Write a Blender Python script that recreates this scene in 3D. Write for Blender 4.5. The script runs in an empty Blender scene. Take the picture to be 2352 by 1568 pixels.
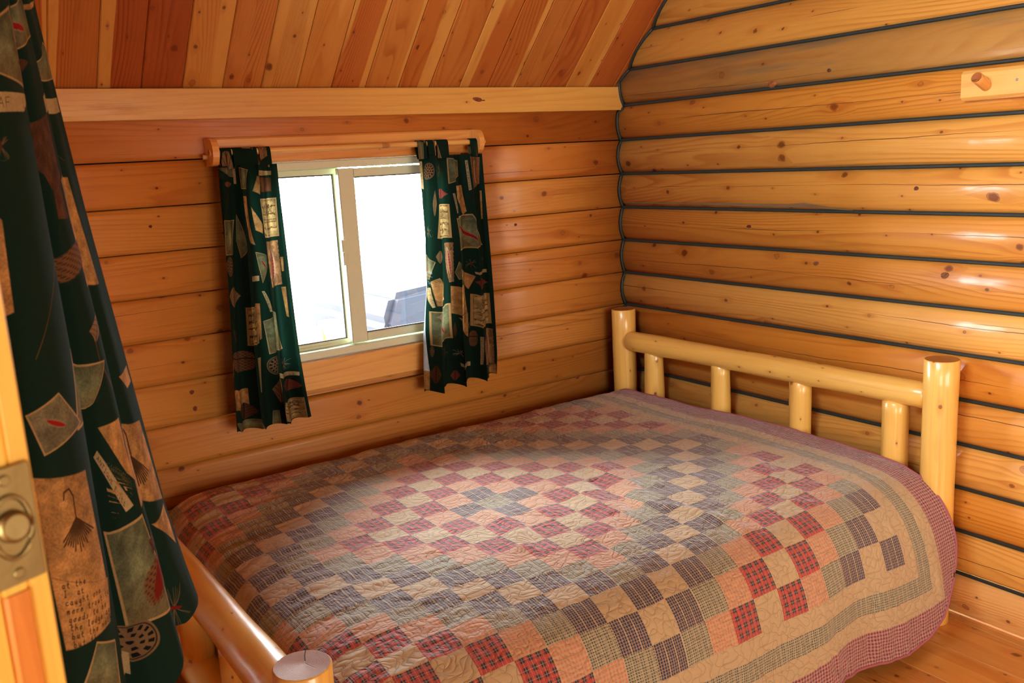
import bpy, bmesh, math, random
import numpy as np
from mathutils import Vector, Matrix

random.seed(7)
C = bpy.context.scene.collection
PI = math.pi

# ------------------------------------------------------------------ camera, world, light, exposure
cam_d = bpy.data.cameras.new('camera')
cam = bpy.data.objects.new('camera', cam_d); C.objects.link(cam)
cam_d.sensor_width = 36.0
cam_d.lens = 2085.36 / 2352 * 36.0
Rr = Vector((0.822871834, -0.565728177, -0.053231322))
Ru = Vector((0.155524942, 0.134128862, 0.978683524))
Rf = Vector((0.546528989, 0.813609905, -0.198355705))
CAM = Vector((-2.793632, -3.192054, 1.599871))
cam.matrix_world = Matrix(((Rr.x, Ru.x, -Rf.x, CAM.x), (Rr.y, Ru.y, -Rf.y, CAM.y), (Rr.z, Ru.z, -Rf.z, CAM.z), (0, 0, 0, 1)))
cam_d.clip_start = 0.05
cam_d.dof.use_dof = True
cam_d.dof.focus_distance = 3.1
cam_d.dof.aperture_fstop = 14.0
bpy.context.scene.camera = cam

sc = bpy.context.scene
sc.view_settings.view_transform = 'Standard'
sc.view_settings.look = 'None'
sc.view_settings.gamma = 1.0
sc.view_settings.use_curve_mapping = False
sc.view_settings.exposure = 0.22
sc.cycles.max_bounces = 10
sc.cycles.diffuse_bounces = 7
sc.cycles.glossy_bounces = 4
sc.cycles.transparent_max_bounces = 8
sc.cycles.sample_clamp_indirect = 6.0
sc.cycles.caustics_reflective = False
sc.cycles.caustics_refractive = False
sc.cycles.use_denoising = True

SKY = 56.0
w = bpy.data.worlds.new('sky'); sc.world = w; w.use_nodes = True
bg = w.node_tree.nodes['Background']
bg.inputs[0].default_value = (0.90, 0.93, 1.0, 1.0)
bg.inputs[1].default_value = SKY

def portal(name, loc, direction, sx, sy):
    l = bpy.data.lights.new(name, 'AREA'); l.shape = 'RECTANGLE'; l.size = sx; l.size_y = sy
    l.cycles.is_portal = True
    o = bpy.data.objects.new(name, l); C.objects.link(o); o.location = loc
    o.rotation_euler = Vector(direction).to_track_quat('-Z', 'Y').to_euler()
    return o
# openings of the cabin, sky light comes in through them
XL, YF, ZE = -3.15, -4.30, 1.88          # left wall, front wall, eave height
portal('window_daylight', (-1.34, 0.16, 1.27), (0, -1, 0), 0.84, 0.76)
def fill_lamp(name, loc, direction, sx, sy, power, col):
    l = bpy.data.lights.new(name, 'AREA'); l.shape = 'RECTANGLE'; l.size = sx; l.size_y = sy; l.energy = power; l.color = col
    o = bpy.data.objects.new(name, l); C.objects.link(o); o.location = loc
    o.rotation_euler = Vector(direction).to_track_quat('-Z', 'Y').to_euler()
portal('gable_fill', (XL - 0.13, -2.0, 2.49), (1, 0, 0), 1.2, 0.58)  # sky portal of the added gable window, fills the right wall
# warm fill lamps added beyond the left doorway and the front opening
fill_lamp('left_fill', (-5.35, -3.95, 1.15), (1, 0.12, 0.0), 3.2, 1.5, 165.0, (1.0, 0.90, 0.74))
fill_lamp('front_fill', (-1.55, -5.9, 1.15), (0, 1, 0.0), 2.3, 1.5, 120.0, (1.0, 0.90, 0.75))

sun = bpy.data.lights.new('sun', 'SUN'); sun.energy = 12.0; sun.angle = 0.01; sun.color = (1.0, 0.95, 0.86)
so = bpy.data.objects.new('sun', sun); C.objects.link(so)
so.rotation_euler = (math.radians(32), 0, math.radians(70))

# ------------------------------------------------------------------ node helpers
class Nt:
    def __init__(s, name):
        s.m = bpy.data.materials.new(name); s.m.use_nodes = True
        s.t = s.m.node_tree; s.t.nodes.clear()
        s.out = s.t.nodes.new('ShaderNodeOutputMaterial')
    def new(s, typ, **kw):
        n = s.t.nodes.new(typ)
        for k, v in kw.items(): setattr(n, k, v)
        return n
    def link(s, a, b): s.t.links.new(a, b)
    def setin(s, inp, v):
        if isinstance(v, S): s.link(v.k, inp)
        elif v is not None: inp.default_value = v
    def math(s, op, *a, clamp=False):
        n = s.new('ShaderNodeMath', operation=op, use_clamp=clamp)
        for i, v in enumerate(a): s.setin(n.inputs[i], v)
        return S(s, n.outputs[0])
    def smooth(s, v, lo, hi):
        n = s.new('ShaderNodeMapRange', interpolation_type='SMOOTHSTEP')
        s.setin(n.inputs[0], v); s.setin(n.inputs[1], lo); s.setin(n.inputs[2], hi)
        return S(s, n.outputs[0])
    def xyz(s, x, y=0.0, z=0.0):
        n = s.new('ShaderNodeCombineXYZ')
        for i, v in enumerate((x, y, z)): s.setin(n.inputs[i], v)
        return S(s, n.outputs[0])
    def sep(s, v):
        n = s.new('ShaderNodeSeparateXYZ'); s.setin(n.inputs[0], v)
        return [S(s, o) for o in n.outputs]
    def noise(s, x, y, z=0.0, detail=2.0, rough=0.5):
        n = s.new('ShaderNodeTexNoise', noise_dimensions='3D')
        s.link(s.xyz(x, y, z).k, n.inputs['Vector'])
        n.inputs['Scale'].default_value = 1.0; n.inputs['Detail'].default_value = detail
        n.inputs['Roughness'].default_value = rough
        return S(s, n.outputs[0])
    def mix(s, f, a, b):
        n = s.new('ShaderNodeMix', data_type='RGBA')
        s.setin(n.inputs[0], f); s.setin(n.inputs[6], a); s.setin(n.inputs[7], b)
        return S(s, n.outputs[2])
    def cmul(s, a, b):
        n = s.new('ShaderNodeMix', data_type='RGBA', blend_type='MULTIPLY')
        n.inputs[0].default_value = 1.0
        s.setin(n.inputs[6], a); s.setin(n.inputs[7], b)
        return S(s, n.outputs[2])
    def uv(s, name='UVMap'):
        n = s.new('ShaderNodeUVMap', uv_map=name)
        return s.sep(S(s, n.outputs[0]))
    def principled(s, color, rough=0.5, coat=0.0, coat_rough=0.2, bump=None, bump_dist=0.001, bump_strength=1.0, **kw):
        p = s.new('ShaderNodeBsdfPrincipled')
        s.setin(p.inputs['Base Color'], color); s.setin(p.inputs['Roughness'], rough)
        s.setin(p.inputs['Coat Weight'], coat); s.setin(p.inputs['Coat Roughness'], coat_rough)
        for k, v in kw.items(): s.setin(p.inputs[k.replace('_', ' ')], v)
        if bump is not None:
            b = s.new('ShaderNodeBump'); s.setin(b.inputs['Height'], bump)
            b.inputs['Distance'].default_value = bump_dist; b.inputs['Strength'].default_value = bump_strength
            s.link(b.outputs[0], p.inputs['Normal'])
            s.link(b.outputs[0], p.inputs['Coat Normal'])
        s.link(p.outputs[0], s.out.inputs[0])
        return p

class S:
    def __init__(s, n, k): s.n, s.k = n, k
    def __add__(s, o): return s.n.math('ADD', s, o)
    __radd__ = __add__
    def __sub__(s, o): return s.n.math('SUBTRACT', s, o)
    def __rsub__(s, o): return s.n.math('SUBTRACT', o, s)
    def __mul__(s, o): return s.n.math('MULTIPLY', s, o)
    __rmul__ = __mul__
    def __truediv__(s, o): return s.n.math('DIVIDE', s, o)
    def fract(s): return s.n.math('FRACT', s)
    def abs(s): return s.n.math('ABSOLUTE', s)
    def sqrt(s): return s.n.math('SQRT', s)
    def gt(s, o): return s.n.math('GREATER_THAN', s, o)
    def lt(s, o): return s.n.math('LESS_THAN', s, o)
    def min(s, o): return s.n.math('MINIMUM', s, o)
    def max(s, o): return s.n.math('MAXIMUM', s, o)
    def floor(s): return s.n.math('FLOOR', s)
    def sin(s): return s.n.math('SINE', s)

def rgb(r, g, b): return (r, g, b, 1.0)
def srgb(r, g, b):
    f = lambda c: (c / 255 / 12.92) if c / 255 <= 0.04045 else ((c / 255 + 0.055) / 1.055) ** 2.4
    return (f(r), f(g), f(b), 1.0)

def wood(name, rings=120.0, ku=0.25, kv=0.075, kr=0.012, kdens=0.5, late=0.45, crack=0.5, sap=0.0,
         rough=0.42, coat=0.30, coat_rough=0.22, dirt=0.0, uamp=1.0, checks=0.5):
    """Sawn or peeled pine from one growth-ring field; colour of the piece comes from Object Info > Color."""
    n = Nt(name)
    u, v, _ = n.uv()
    oi = n.new('ShaderNodeObjectInfo'); base = S(n, oi.outputs['Color'])
    vor = n.new('ShaderNodeTexVoronoi', voronoi_dimensions='2D', feature='F1')
    vor.inputs['Scale'].default_value = 1.0; vor.inputs['Randomness'].default_value = 0.95
    n.link(n.xyz(u / ku, v / kv).k, vor.inputs['Vector'])
    px, py, _ = n.sep(S(n, vor.outputs['Position']))
    cr, cg, cb = n.sep(S(n, vor.outputs['Color']))
    du = u - px * ku; dv = v - py * kv
    rk = (cr * cr * cr * cr * 0.95 + 0.17) * kr * cg.lt(kdens) + 0.00001
    d2 = du * du * 0.16 + dv * dv
    veff = v - dv * (rk * rk * 3.2) / (d2 + rk * rk * 1.6) * (1.0 - n.smooth(d2.sqrt(), rk * 1.5, rk * 4.5 + 0.004))
    low = n.noise(u * (0.55 * uamp), veff * 5.0, 0.3, 1.0, 0.4)
    wob = n.noise(u * 3.0, veff * 30.0, 4.0, 1.0)
    field = low * (rings * 0.17) + wob * 0.55 + veff * rings * 0.42
    ring = field.fract()
    lt = n.smooth(ring, 0.35, 0.90) * (1.0 - n.smooth(ring, 0.90, 1.0))
    fade = n.smooth(n.noise(u * 0.8, veff * 14.0, 9.0, 1.0), 0.36, 0.66)
    fine = n.noise(u * 5.0, veff * 420.0, 2.0, 2.0)
    blot = n.noise(u * 1.3, v * 7.0, 5.0, 3.0)
    blot2 = n.noise(u * 6.0, v * 22.0, 15.0, 3.0)
    dark = n.cmul(base, rgb(0.68, 0.44, 0.27))
    col = n.mix(lt * (late * 0.16 + fade * (late * 0.95)), base, dark)
    col = n.mix(n.smooth(fine, 0.45, 0.75) * 0.22, col, dark)
    if sap > 0:   # pale sapwood streaks beside the red heartwood
        sw = n.smooth(n.noise(u * 0.30, v * 9.0 + wob * 0.10, 33.0, 1.0), 0.60, 0.63)
        col = n.mix(sw * sap, col, rgb(0.66, 0.34, 0.075))
    col = n.mix(n.smooth(blot, 0.48, 0.75) * 0.45, col, n.cmul(base, rgb(0.78, 0.62, 0.45)))
    col = n.mix(n.smooth(blot2, 0.55, 0.8) * 0.30, col, n.cmul(base, rgb(0.80, 0.62, 0.42)))
    st = n.smooth(n.noise(u * 2.2, v * 16.0, 45.0, 3.0, 0.6), 0.60, 0.74)
    col = n.mix(st * 0.40, col, n.cmul(base, rgb(0.60, 0.40, 0.24)))
    if dirt > 0:
        dm = n.smooth(n.noise(u * 1.1, v * 12.0, 55.0, 4.0, 0.62), 0.46, 0.66)
        col = n.mix(dm * dirt, col, rgb(0.20, 0.155, 0.085))
    # long checks and splits
    pid = (v / 10.0).floor()                     # one number per piece
    wn = n.new('ShaderNodeTexWhiteNoise', noise_dimensions='1D'); n.link(pid.k, wn.inputs['W'])
    w1, w2, w3 = n.sep(S(n, wn.outputs['Color']))
    vl = v - pid * 10.0 - 0.245
    line = w1 * 0.075 + 0.035 + (n.noise(u * 0.8, pid, 71.0, 2.0, 0.5) - 0.5) * 0.05 + (n.noise(u * 14.0, pid, 72.0, 2.0, 0.6) - 0.5) * 0.006
    cw = n.smooth(n.noise(u * 1.1, pid, 91.0, 1.0), 0.42, 0.62) * (w2.gt(0.35))
    crk = (1.0 - n.smooth((vl - line).abs() / (cw * 0.0016 + 0.00003), 0.4, 1.0)) * cw.gt(0.02) * crack
    line2 = w3 * 0.08 + 0.03 + (n.noise(u * 1.0, pid, 171.0, 2.0, 0.5) - 0.5) * 0.04
    cw2 = n.smooth(n.noise(u * 2.0, pid, 191.0, 1.0), 0.55, 0.68)
    crk = crk.max((1.0 - n.smooth((vl - line2).abs() / (cw2 * 0.0009 + 0.00003), 0.4, 1.0)) * cw2.gt(0.02) * crack * 0.8)
    col = n.mix(crk, col, rgb(0.11, 0.04, 0.014))
    # knots
    jit = (n.noise(u * 45.0, v * 60.0, 1.0, 1.0) - 0.5) * 0.9 + 1.0
    dk = (du * du * 0.62 + dv * dv).sqrt() * jit
    present = rk.gt(0.0005)
    vis = n.smooth(cb, 0.05, 0.55) * 0.75 + 0.25
    core = (1.0 - n.smooth(dk, rk * 0.60, rk * 1.05)) * present * vis
    halo = (1.0 - n.smooth((du * du * 0.12 + dv * dv).sqrt(), rk * 0.6, rk * 3.2)) * present
    col = n.mix(halo * 0.35, col, n.cmul(base, rgb(0.62, 0.36, 0.20)))
    kring = ((dk / 0.0021).fract() - 0.5).abs()
    kcol = n.mix(kring, n.cmul(base, rgb(0.28, 0.12, 0.08)), n.cmul(base, rgb(0.48, 0.22, 0.13)))
    kcol = n.mix(n.smooth(cb, 0.45, 0.9), kcol, n.cmul(base, rgb(0.22, 0.10, 0.07)))
    col = n.mix(core * 0.9, col, kcol)
    rim = (1.0 - n.smooth((dk - rk * 0.95).abs(), 0.0006, 0.0016)) * present
    col = n.mix(rim * 0.55, col, rgb(0.10, 0.035, 0.015))
    wav = n.noise(u * 9.0, v * 26.0, 23.0, 2.0)
    h = wav * 1.4 + core * 0.30 - lt * 0.10 - crk * 0.9 - fine * 0.08
    r = n.smooth(blot2, 0.2, 0.9) * 0.16 + (rough - 0.06)
    n.principled(col, r, coat, coat_rough, bump=h, bump_dist=0.0011, bump_strength=0.7)
    return n.m

def endgrain(name, sheen=0.5):
    n = Nt(name)
    u, v, _ = n.uv('UVMap')
    oi = n.new('ShaderNodeObjectInfo'); base = S(n, oi.outputs['Color'])
    r = (u * u + v * v).sqrt()
    wob = n.noise(u * 30.0, v * 30.0, 0.0, 2.0)
    ring = ((r + wob * 0.006) / 0.0023).fract()
    lt = n.smooth(ring, 0.3, 0.9) * (1.0 - n.smooth(ring, 0.92, 1.0))
    ang = n.math('ARCTAN2', v, u)
    cr1 = (1.0 - n.smooth((ang - 0.55 + wob * 0.3).abs() * r, 0.0002, 0.0018)) * n.smooth(r, 0.004, 0.012)
    cr2 = (1.0 - n.smooth((ang + 1.9 + wob * 0.3).abs() * r, 0.0002, 0.0012)) * (1.0 - n.smooth(r, 0.025, 0.032))
    crk = cr1.max(cr2)
    col = n.mix(lt * 0.55, n.cmul(base, rgb(0.54, 0.34, 0.27)), n.cmul(base, rgb(0.26, 0.13, 0.09)))
    col = n.mix(crk, col, rgb(0.08, 0.03, 0.015))
    sp = n.noise(u * 900.0, v * 900.0, 1.0, 1.0)
    h = sp * 0.35 + lt * 0.5 - crk * 2.0
    n.principled(col, 0.55, 0.0, 0.30, bump=h, bump_dist=0.0010, bump_strength=1.0, Specular_IOR_Level=0.35)
    return n.m

M = {}
M['log'] = wood('log_pine', rings=120, ku=0.17, kv=0.075, kr=0.015, kdens=0.60, late=0.62, crack=1.0, rough=0.50, coat=0.30, coat_rough=0.13)
M['grey_log'] = wood('weathered_log_pine', rings=120, ku=0.34, kv=0.10, kr=0.022, kdens=0.5, late=0.4, crack=0.8, dirt=0.75, coat=0.25, rough=0.5, coat_rough=0.15)
M['board'] = wood('wall_pine', rings=100, ku=0.20, kv=0.075, kr=0.012, kdens=0.55, late=0.50, crack=0.8, rough=0.54, coat=0.14, coat_rough=0.22)
M['beam'] = wood('beam_pine', rings=80, ku=0.5, kv=0.10, kr=0.009, kdens=0.35, late=0.25, crack=0.0, rough=0.45, coat=0.15)
M['cedar'] = wood('ceiling_cedar', rings=150, ku=0.17, kv=0.07, kr=0.013, kdens=0.50, late=0.75, crack=0.0, sap=0.85, rough=0.42, coat=0.25, uamp=1.5)
M['bedlog'] = wood('peeled_bed_pine', rings=60, ku=0.15, kv=0.075, kr=0.011, kdens=0.70, late=0.24, crack=0.15, rough=0.34, coat=0.55, coat_rough=0.16)
M['floor'] = wood('floor_pine', rings=150, ku=0.15, kv=0.07, kr=0.016, kdens=0.6, late=0.6, crack=0.2, rough=0.36, coat=0.35, coat_rough=0.25, dirt=0.05)
M['trim'] = wood('trim_pine', rings=80, ku=0.40, kv=0.11, kr=0.012, kdens=0.45, late=0.35, crack=0.0, rough=0.42, coat=0.30)
M['end'] = endgrain('pine_end_grain')

def plain(name, col, rough=0.5, metal=0.0, coat=0.0, bump=None, spec=None):
    n = Nt(name); u, v, _ = n.uv()
    c = n.new('ShaderNodeTexCoord'); x, y, z = n.sep(S(n, c.outputs['Object']))
    nz = n.noise(x * 40.0, y * 40.0, z * 40.0, 3.0)
    cc = n.mix(nz * 0.35, col, n.cmul(col, rgb(0.75, 0.75, 0.75)))
    p = n.principled(cc, rough, coat, 0.2, bump=nz if bump else None, bump_dist=bump or 0.001)
    p.inputs['Metallic'].default_value = metal
    return n.m
M['chink'] = plain('dark_chinking', rgb(0.014, 0.021, 0.019), 0.6, bump=0.002)
M['vinyl'] = plain('beige_vinyl', rgb(0.68, 0.75, 0.56), 0.42)
M['gasket'] = plain('black_gasket', rgb(0.01, 0.01, 0.012), 0.5)
M['brass'] = plain('worn_brass', rgb(0.30, 0.25, 0.11), 0.42, metal=1.0, bump=0.0006)
M['steel'] = plain('steel', rgb(0.45, 0.47, 0.45), 0.35, metal=1.0)
M['lining'] = plain('white_lining', rgb(0.62, 0.66, 0.70), 0.85)
M['ticking'] = plain('mattress_ticking', rgb(0.55, 0.52, 0.48), 0.9)
M['darkback'] = plain('dark_backing', rgb(0.03, 0.014, 0.006), 0.9)
M['shingle'] = plain('roof_felt', rgb(0.05, 0.05, 0.05), 0.9)
M['gravel'] = plain('pale_gravel', rgb(0.50, 0.48, 0.43), 0.95)
M['carpaint'] = plain('dark_car_paint', rgb(0.006, 0.007, 0.011), 0.6)
M['carpaint'].node_tree.nodes['Principled BSDF'].inputs['Specular IOR Level'].default_value = 0.08
M['chrome'] = plain('chrome', rgb(0.8, 0.8, 0.8), 0.15, metal=1.0)
M['tyre'] = plain('tyre_rubber', rgb(0.02, 0.02, 0.02), 0.8)
M['leaf'] = plain('leaf_green', rgb(0.10, 0.28, 0.08), 0.8)
def glass_mat():
    n = Nt('window_glass')
    tr = n.new('ShaderNodeBsdfTransparent'); tr.inputs[0].default_value = (0.94, 0.97, 0.96, 1)
    gl = n.new('ShaderNodeBsdfGlossy'); gl.inputs['Roughness'].default_value = 0.02
    fr = n.new('ShaderNodeFresnel'); fr.inputs[0].default_value = 1.45
    mx = n.new('ShaderNodeMixShader')
    n.link(fr.outputs[0], mx.inputs[0]); n.link(tr.outputs[0], mx.inputs[1]); n.link(gl.outputs[0], mx.inputs[2])
    n.link(mx.outputs[0], n.out.inputs[0])
    return n.m
M['glass'] = glass_mat()

# ------------------------------------------------------------------ mesh helpers
_seed = [0]
def mesh(name, verts, faces, mat, parent=None, uvs=None, smooth=False, color=None, mats=None, fmat=None):
    me = bpy.data.meshes.new(name)
    me.from_pydata([tuple(v) for v in verts], [], [tuple(f) for f in faces])
    if uvs is not None:
        l = me.uv_layers.new(name='UVMap')
        flat = [c for f in uvs for p in f for c in p]
        l.data.foreach_set('uv', flat)
    for m_ in (mats or [mat]): me.materials.append(m_)
    if fmat: me.polygons.foreach_set('material_index', fmat)
    if smooth is True: me.polygons.foreach_set('use_smooth', [True] * len(me.polygons))
    elif smooth: me.polygons.foreach_set('use_smooth', smooth)
    me.update()
    o = bpy.data.objects.new(name, me); C.objects.link(o)
    if color: o.color = (*color[:3], 1.0)
    if parent is not None: o.parent = parent; o.matrix_parent_inverse = Matrix.Identity(4)
    return o

def empty(name, loc=(0, 0, 0), kind=None, label=None, cat=None, group=None):
    o = bpy.data.objects.new(name, None); C.objects.link(o); o.location = loc; o.empty_display_size = 0.1
    tag(o, label, cat, group, kind)
    return o
def tag(o, label=None, cat=None, group=None, kind=None):
    if label: o['label'] = label
    if cat: o['category'] = cat
    if group: o['group'] = group
    if kind: o['kind'] = kind
    return o

def extrude(name, prof, P0, L, A, W, T, mat, parent=None, color=None, nseg=1, smooth_idx=None, off=None, cut=None):
    """Extrude closed profile [(w,t)...] (counter-clockwise seen against A) from P0 along unit axis A for L metres."""
    _seed[0] += 1; su, sv = (off if off else (_seed[0] * 3.37 % 91, (_seed[0] * 7 % 41) * 10.0))
    P0, A, W, T = map(Vector, (P0, A, W, T))
    if parent is not None: P0 = P0 - parent.location
    n = len(prof); verts = []
    for i in range(nseg + 1):
        for (a, b) in prof:
            d = L * i / nseg
            if cut:
                d0, d1 = cut(a, b); d = d0 + (d1 - d0) * i / nseg
            verts.append(P0 + A * d + W * a + T * b)
    per = [0.0]
    for k in range(n):
        a, b = prof[k], prof[(k + 1) % n]; per.append(per[-1] + math.hypot(b[0] - a[0], b[1] - a[1]))
    faces, uvs, sm = [], [], []
    for i in range(nseg):
        for k in range(n):
            k2 = (k + 1) % n
            faces.append((i * n + k, i * n + k2, (i + 1) * n + k2, (i + 1) * n + k))
            u0, u1 = L * i / nseg + su, L * (i + 1) / nseg + su
            uvs.append(((u0, per[k] + sv), (u0, per[k + 1] + sv), (u1, per[k + 1] + sv), (u1, per[k] + sv)))
            sm.append(bool(smooth_idx and k in smooth_idx))
    faces.append(tuple(reversed(range(n)))); uvs.append(tuple((prof[k][0] + su, prof[k][1] + sv) for k in reversed(range(n)))); sm.append(False)
    faces.append(tuple(nseg * n + k for k in range(n))); uvs.append(tuple((prof[k][0] + su, prof[k][1] + sv) for k in range(n))); sm.append(False)
    return mesh(name, verts, faces, mat, parent, uvs, sm, color)

def rect(w, t, ch=0.0):
    """w along W centred on 0..w, t from 0 (back) to t (front), front corners chamfered"""
    if ch <= 0: return [(0, 0), (w, 0), (w, t), (0, t)]
    return [(0, 0), (w, 0), (w, t - ch), (w - ch, t), (ch, t), (0, t - ch)]

def box(name, lo, hi, mat, parent=None, color=None, ch=0.003, axis='x'):
    """bevelled box; the grain runs along the given axis"""
    lo, hi = Vector(lo), Vector(hi); s = hi - lo; c = min(ch, min(s) * 0.4)
    ax = 'xyz'.index(axis); i, j = [(1, 2), (2, 0), (0, 1)][ax]
    A = Vector(); A[ax] = 1; W = Vector(); W[i] = 1; T = Vector(); T[j] = 1
    w, t = s[i], s[j]
    prof = [(c, 0), (w - c, 0), (w, c), (w, t - c), (w - c, t), (c, t), (0, t - c), (0, c)]
    return extrude(name, prof, lo, s[ax], A, W, T, mat, parent, color)

def pole(name, p0, p1, r0, r1, mat, parent=None, color=None, n=28, seg=10, irr=0.02, endmat=None, cham=0.004, seed=0, bend=0.0):
    """peeled log or dowel between two points, slightly uneven, eased ends, end grain caps"""
    _seed[0] += 1; su, sv = _seed[0] * 3.37 % 91, (_seed[0] * 7 % 41) * 10.0
    p0, p1 = Vector(p0), Vector(p1)
    if parent is not None: p0 = p0 - parent.location; p1 = p1 - parent.location
    d = p1 - p0; L = d.length; d.normalize()
    a = d.orthogonal().normalized(); b = d.cross(a)
    rnd = random.Random(_seed[0]); ph = [rnd.random() * 6.28 for _ in range(6)]
    ts = [0.0, cham / L] + [cham / L + (1 - 2 * cham / L) * i / seg for i in range(1, seg)] + [1 - cham / L, 1.0]
    verts = []
    for i, t in enumerate(ts):
        r = r0 + (r1 - r0) * t
        r *= 1 + irr * math.sin(t * L * 9 + ph[0]) + irr * 0.6 * math.sin(t * L * 23 + ph[1])
        if i in (0, len(ts) - 1): r -= cham
        off = (a * math.sin(t * PI) * math.cos(ph[2]) + b * math.sin(t * PI) * math.sin(ph[2])) * bend
        for k in range(n):
            an = 2 * PI * k / n
            rr = r * (1 + irr * math.sin(2 * an + ph[3] + t * L * 2) + irr * .5 * math.sin(3 * an + ph[4]))
            verts.append(p0 + d * (t * L) + off + a * (math.cos(an) * rr) + b * (math.sin(an) * rr))
    faces, uvs, sm, fm = [], [], [], []
    R = max(r0, r1)
    for i in range(len(ts) - 1):
        for k in range(n):
            k2 = (k + 1) % n
            faces.append((i * n + k, i * n + k2, (i + 1) * n + k2, (i + 1) * n + k))
            u0, u1 = ts[i] * L + su, ts[i + 1] * L + su; v0, v1 = 2 * PI * R * k / n + sv, 2 * PI * R * (k + 1) / n + sv
            uvs.append(((u0, v0), (u0, v1), (u1, v1), (u1, v0))); sm.append(True); fm.append(0)
    last = (len(ts) - 1) * n
    def cap(k, s): an = 2 * PI * k / n; return (math.cos(an) * R - 0.006, math.sin(an) * R * s + 0.004)
    faces.append(tuple(reversed(range(n)))); uvs.append(tuple(cap(k, -1) for k in reversed(range(n)))); sm.append(False); fm.append(1)
    faces.append(tuple(last + k for k in range(n))); uvs.append(tuple(cap(k, 1) for k in range(n))); sm.append(False); fm.append(1)
    return mesh(name, verts, faces, None, parent, uvs, sm, color, mats=[mat, endmat or M['end']], fmat=fm)

def tube(name, pts, r, mat, parent=None, n=8, color=None):
    pts = [Vector(p) - (parent.location if parent is not None else Vector()) for p in pts]
    verts, faces = [], []
    for i, p in enumerate(pts):
        t = (pts[min(i + 1, len(pts) - 1)] - pts[max(i - 1, 0)]).normalized()
        a = t.cross(Vector((0.13, 0.31, 0.94))).normalized() if abs(t.z) < 0.9 else t.cross(Vector((1, 0.1, 0))).normalized()
        b = t.cross(a)
        for k in range(n):
            an = 2 * PI * k / n; verts.append(p + a * math.cos(an) * r + b * math.sin(an) * r)
    for i in range(len(pts) - 1):
        for k in range(n):
            k2 = (k + 1) % n; faces.append((i * n + k, (i + 1) * n + k, (i + 1) * n + k2, i * n + k2))
    faces.append(tuple(range(n))); faces.append(tuple(reversed([(len(pts) - 1) * n + k for k in range(n)])))
    uvs = [tuple((verts[i].x, verts[i].z) for i in f) for f in faces]
    return mesh(name, verts, faces, mat, parent, uvs, True, color)

def vary(c, amt, rnd):
    k = 1 + (rnd.random() * 2 - 1) * amt
    return (c[0] * k, c[1] * k * (1 + (rnd.random() - .5) * amt * .6), c[2] * k * (1 + (rnd.random() - .5) * amt))

# ------------------------------------------------------------------ shell
TH = math.radians(44.5); TT = math.tan(TH)
YR = YF / 2; ZR = ZE + (-YR) * TT          # ridge
HY = 0.15                                    # course height
def z_at(y): return ZE + (-y) * TT if y > YR else ZE + (y - YF) * TT

# right wall: stacked logs with bulging faces and dark chinking
wall_right = empty('wall_right', kind='structure')
rnd = random.Random(3)
PINE = (0.721, 0.346, 0.062); PINE_O = (0.680, 0.277, 0.042); PINE_P = (0.783, 0.415, 0.092); PINE_D = (0.515, 0.233, 0.075)
log_cols = {0: (0.803, 0.450, 0.149), 1: PINE_P, 2: (0.700, 0.294, 0.037), 3: PINE_P, 4: (0.711, 0.328, 0.057), 5: (0.690, 0.277, 0.033),
            6: PINE_P, 7: (0.639, 0.268, 0.040), 8: (0.659, 0.286, 0.042), 9: (0.711, 0.338, 0.060), 10: (0.742, 0.380, 0.077), 11: (0.680, 0.286, 0.037),
            12: (0.474, 0.242, 0.057), 13: (0.721, 0.346, 0.062), 14: PINE}
ncourse = int(ZR / HY) + 1
BUL = 0.021
def bulge(t): return BUL * (1 - (2 * t - 1) ** 2)
gap = 0.0055
for k in range(ncourse):
    z0, z1 = k * HY + (gap if k else 0), (k + 1) * HY - gap
    zm = z1 if z1 < ZE else z0
    prof = [(z1 - z0, -0.11), (0, -0.11)]
    ns = 10
    for i in range(ns + 1):
        t = i / ns; prof.append(((z1 - z0) * t, bulge(t) * (0.9 + 0.2 * ((k * 37) % 7) / 7)))
    def cut(a, b, z0=z0):
        zz = z0 + a
        if zz <= ZE - 0.02: return (0.0, -YF)
        ins = (zz - ZE) / TT - 0.03
        return (max(0.0, ins), -YF - max(0.0, ins))
    if z0 > ZR - 0.03: break
    c = log_cols.get(k, vary(PINE, 0.12, rnd))
    extrude('log', prof, (0, 0, z0), -YF, (0, -1, 0), (0, 0, 1), (-1, 0, 0), M['grey_log'] if k == 12 else M['log'], wall_right, c,
            smooth_idx=set(range(2, 2 + ns)), cut=cut)
    if k:
        zz = k * HY; a0 = 0.0 if zz <= ZE else (zz - ZE) / TT
        ch = extrude('chinking', [(0, -0.03), (0.0125, -0.03), (0.0125, 0.002), (0.009, 0.0055), (0.0035, 0.0055), (0, 0.002)],
                (0, -a0, zz - 0.00625), -YF - 2 * a0, (0, -1, 0), (0, 0, 1), (-1, 0, 0), M['chink'], wall_right)
# scalloped sealant in the corner: follows the log faces up the wall and then up the ceiling
for k in range(4, 21):
    z0, z1 = k * HY, (k + 1) * HY
    pts = []
    for i in range(13):
        t = i / 12; z = z0 + (z1 - z0) * t
        x = -bulge(t) * (0.9 + 0.2 * ((k * 37) % 7) / 7) - 0.004
        y = -0.012 if z < ZE + 0.02 else -(z - ZE) / TT - 0.008
        if z < 1.80 and k >= 11 : y = -0.010
        if 1.78 < z < ZE + 0.02: y = -0.034
        pts.append((x, y, z))
    tube('corner_seal', pts, 0.0055, M['chink'], wall_right)

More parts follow.
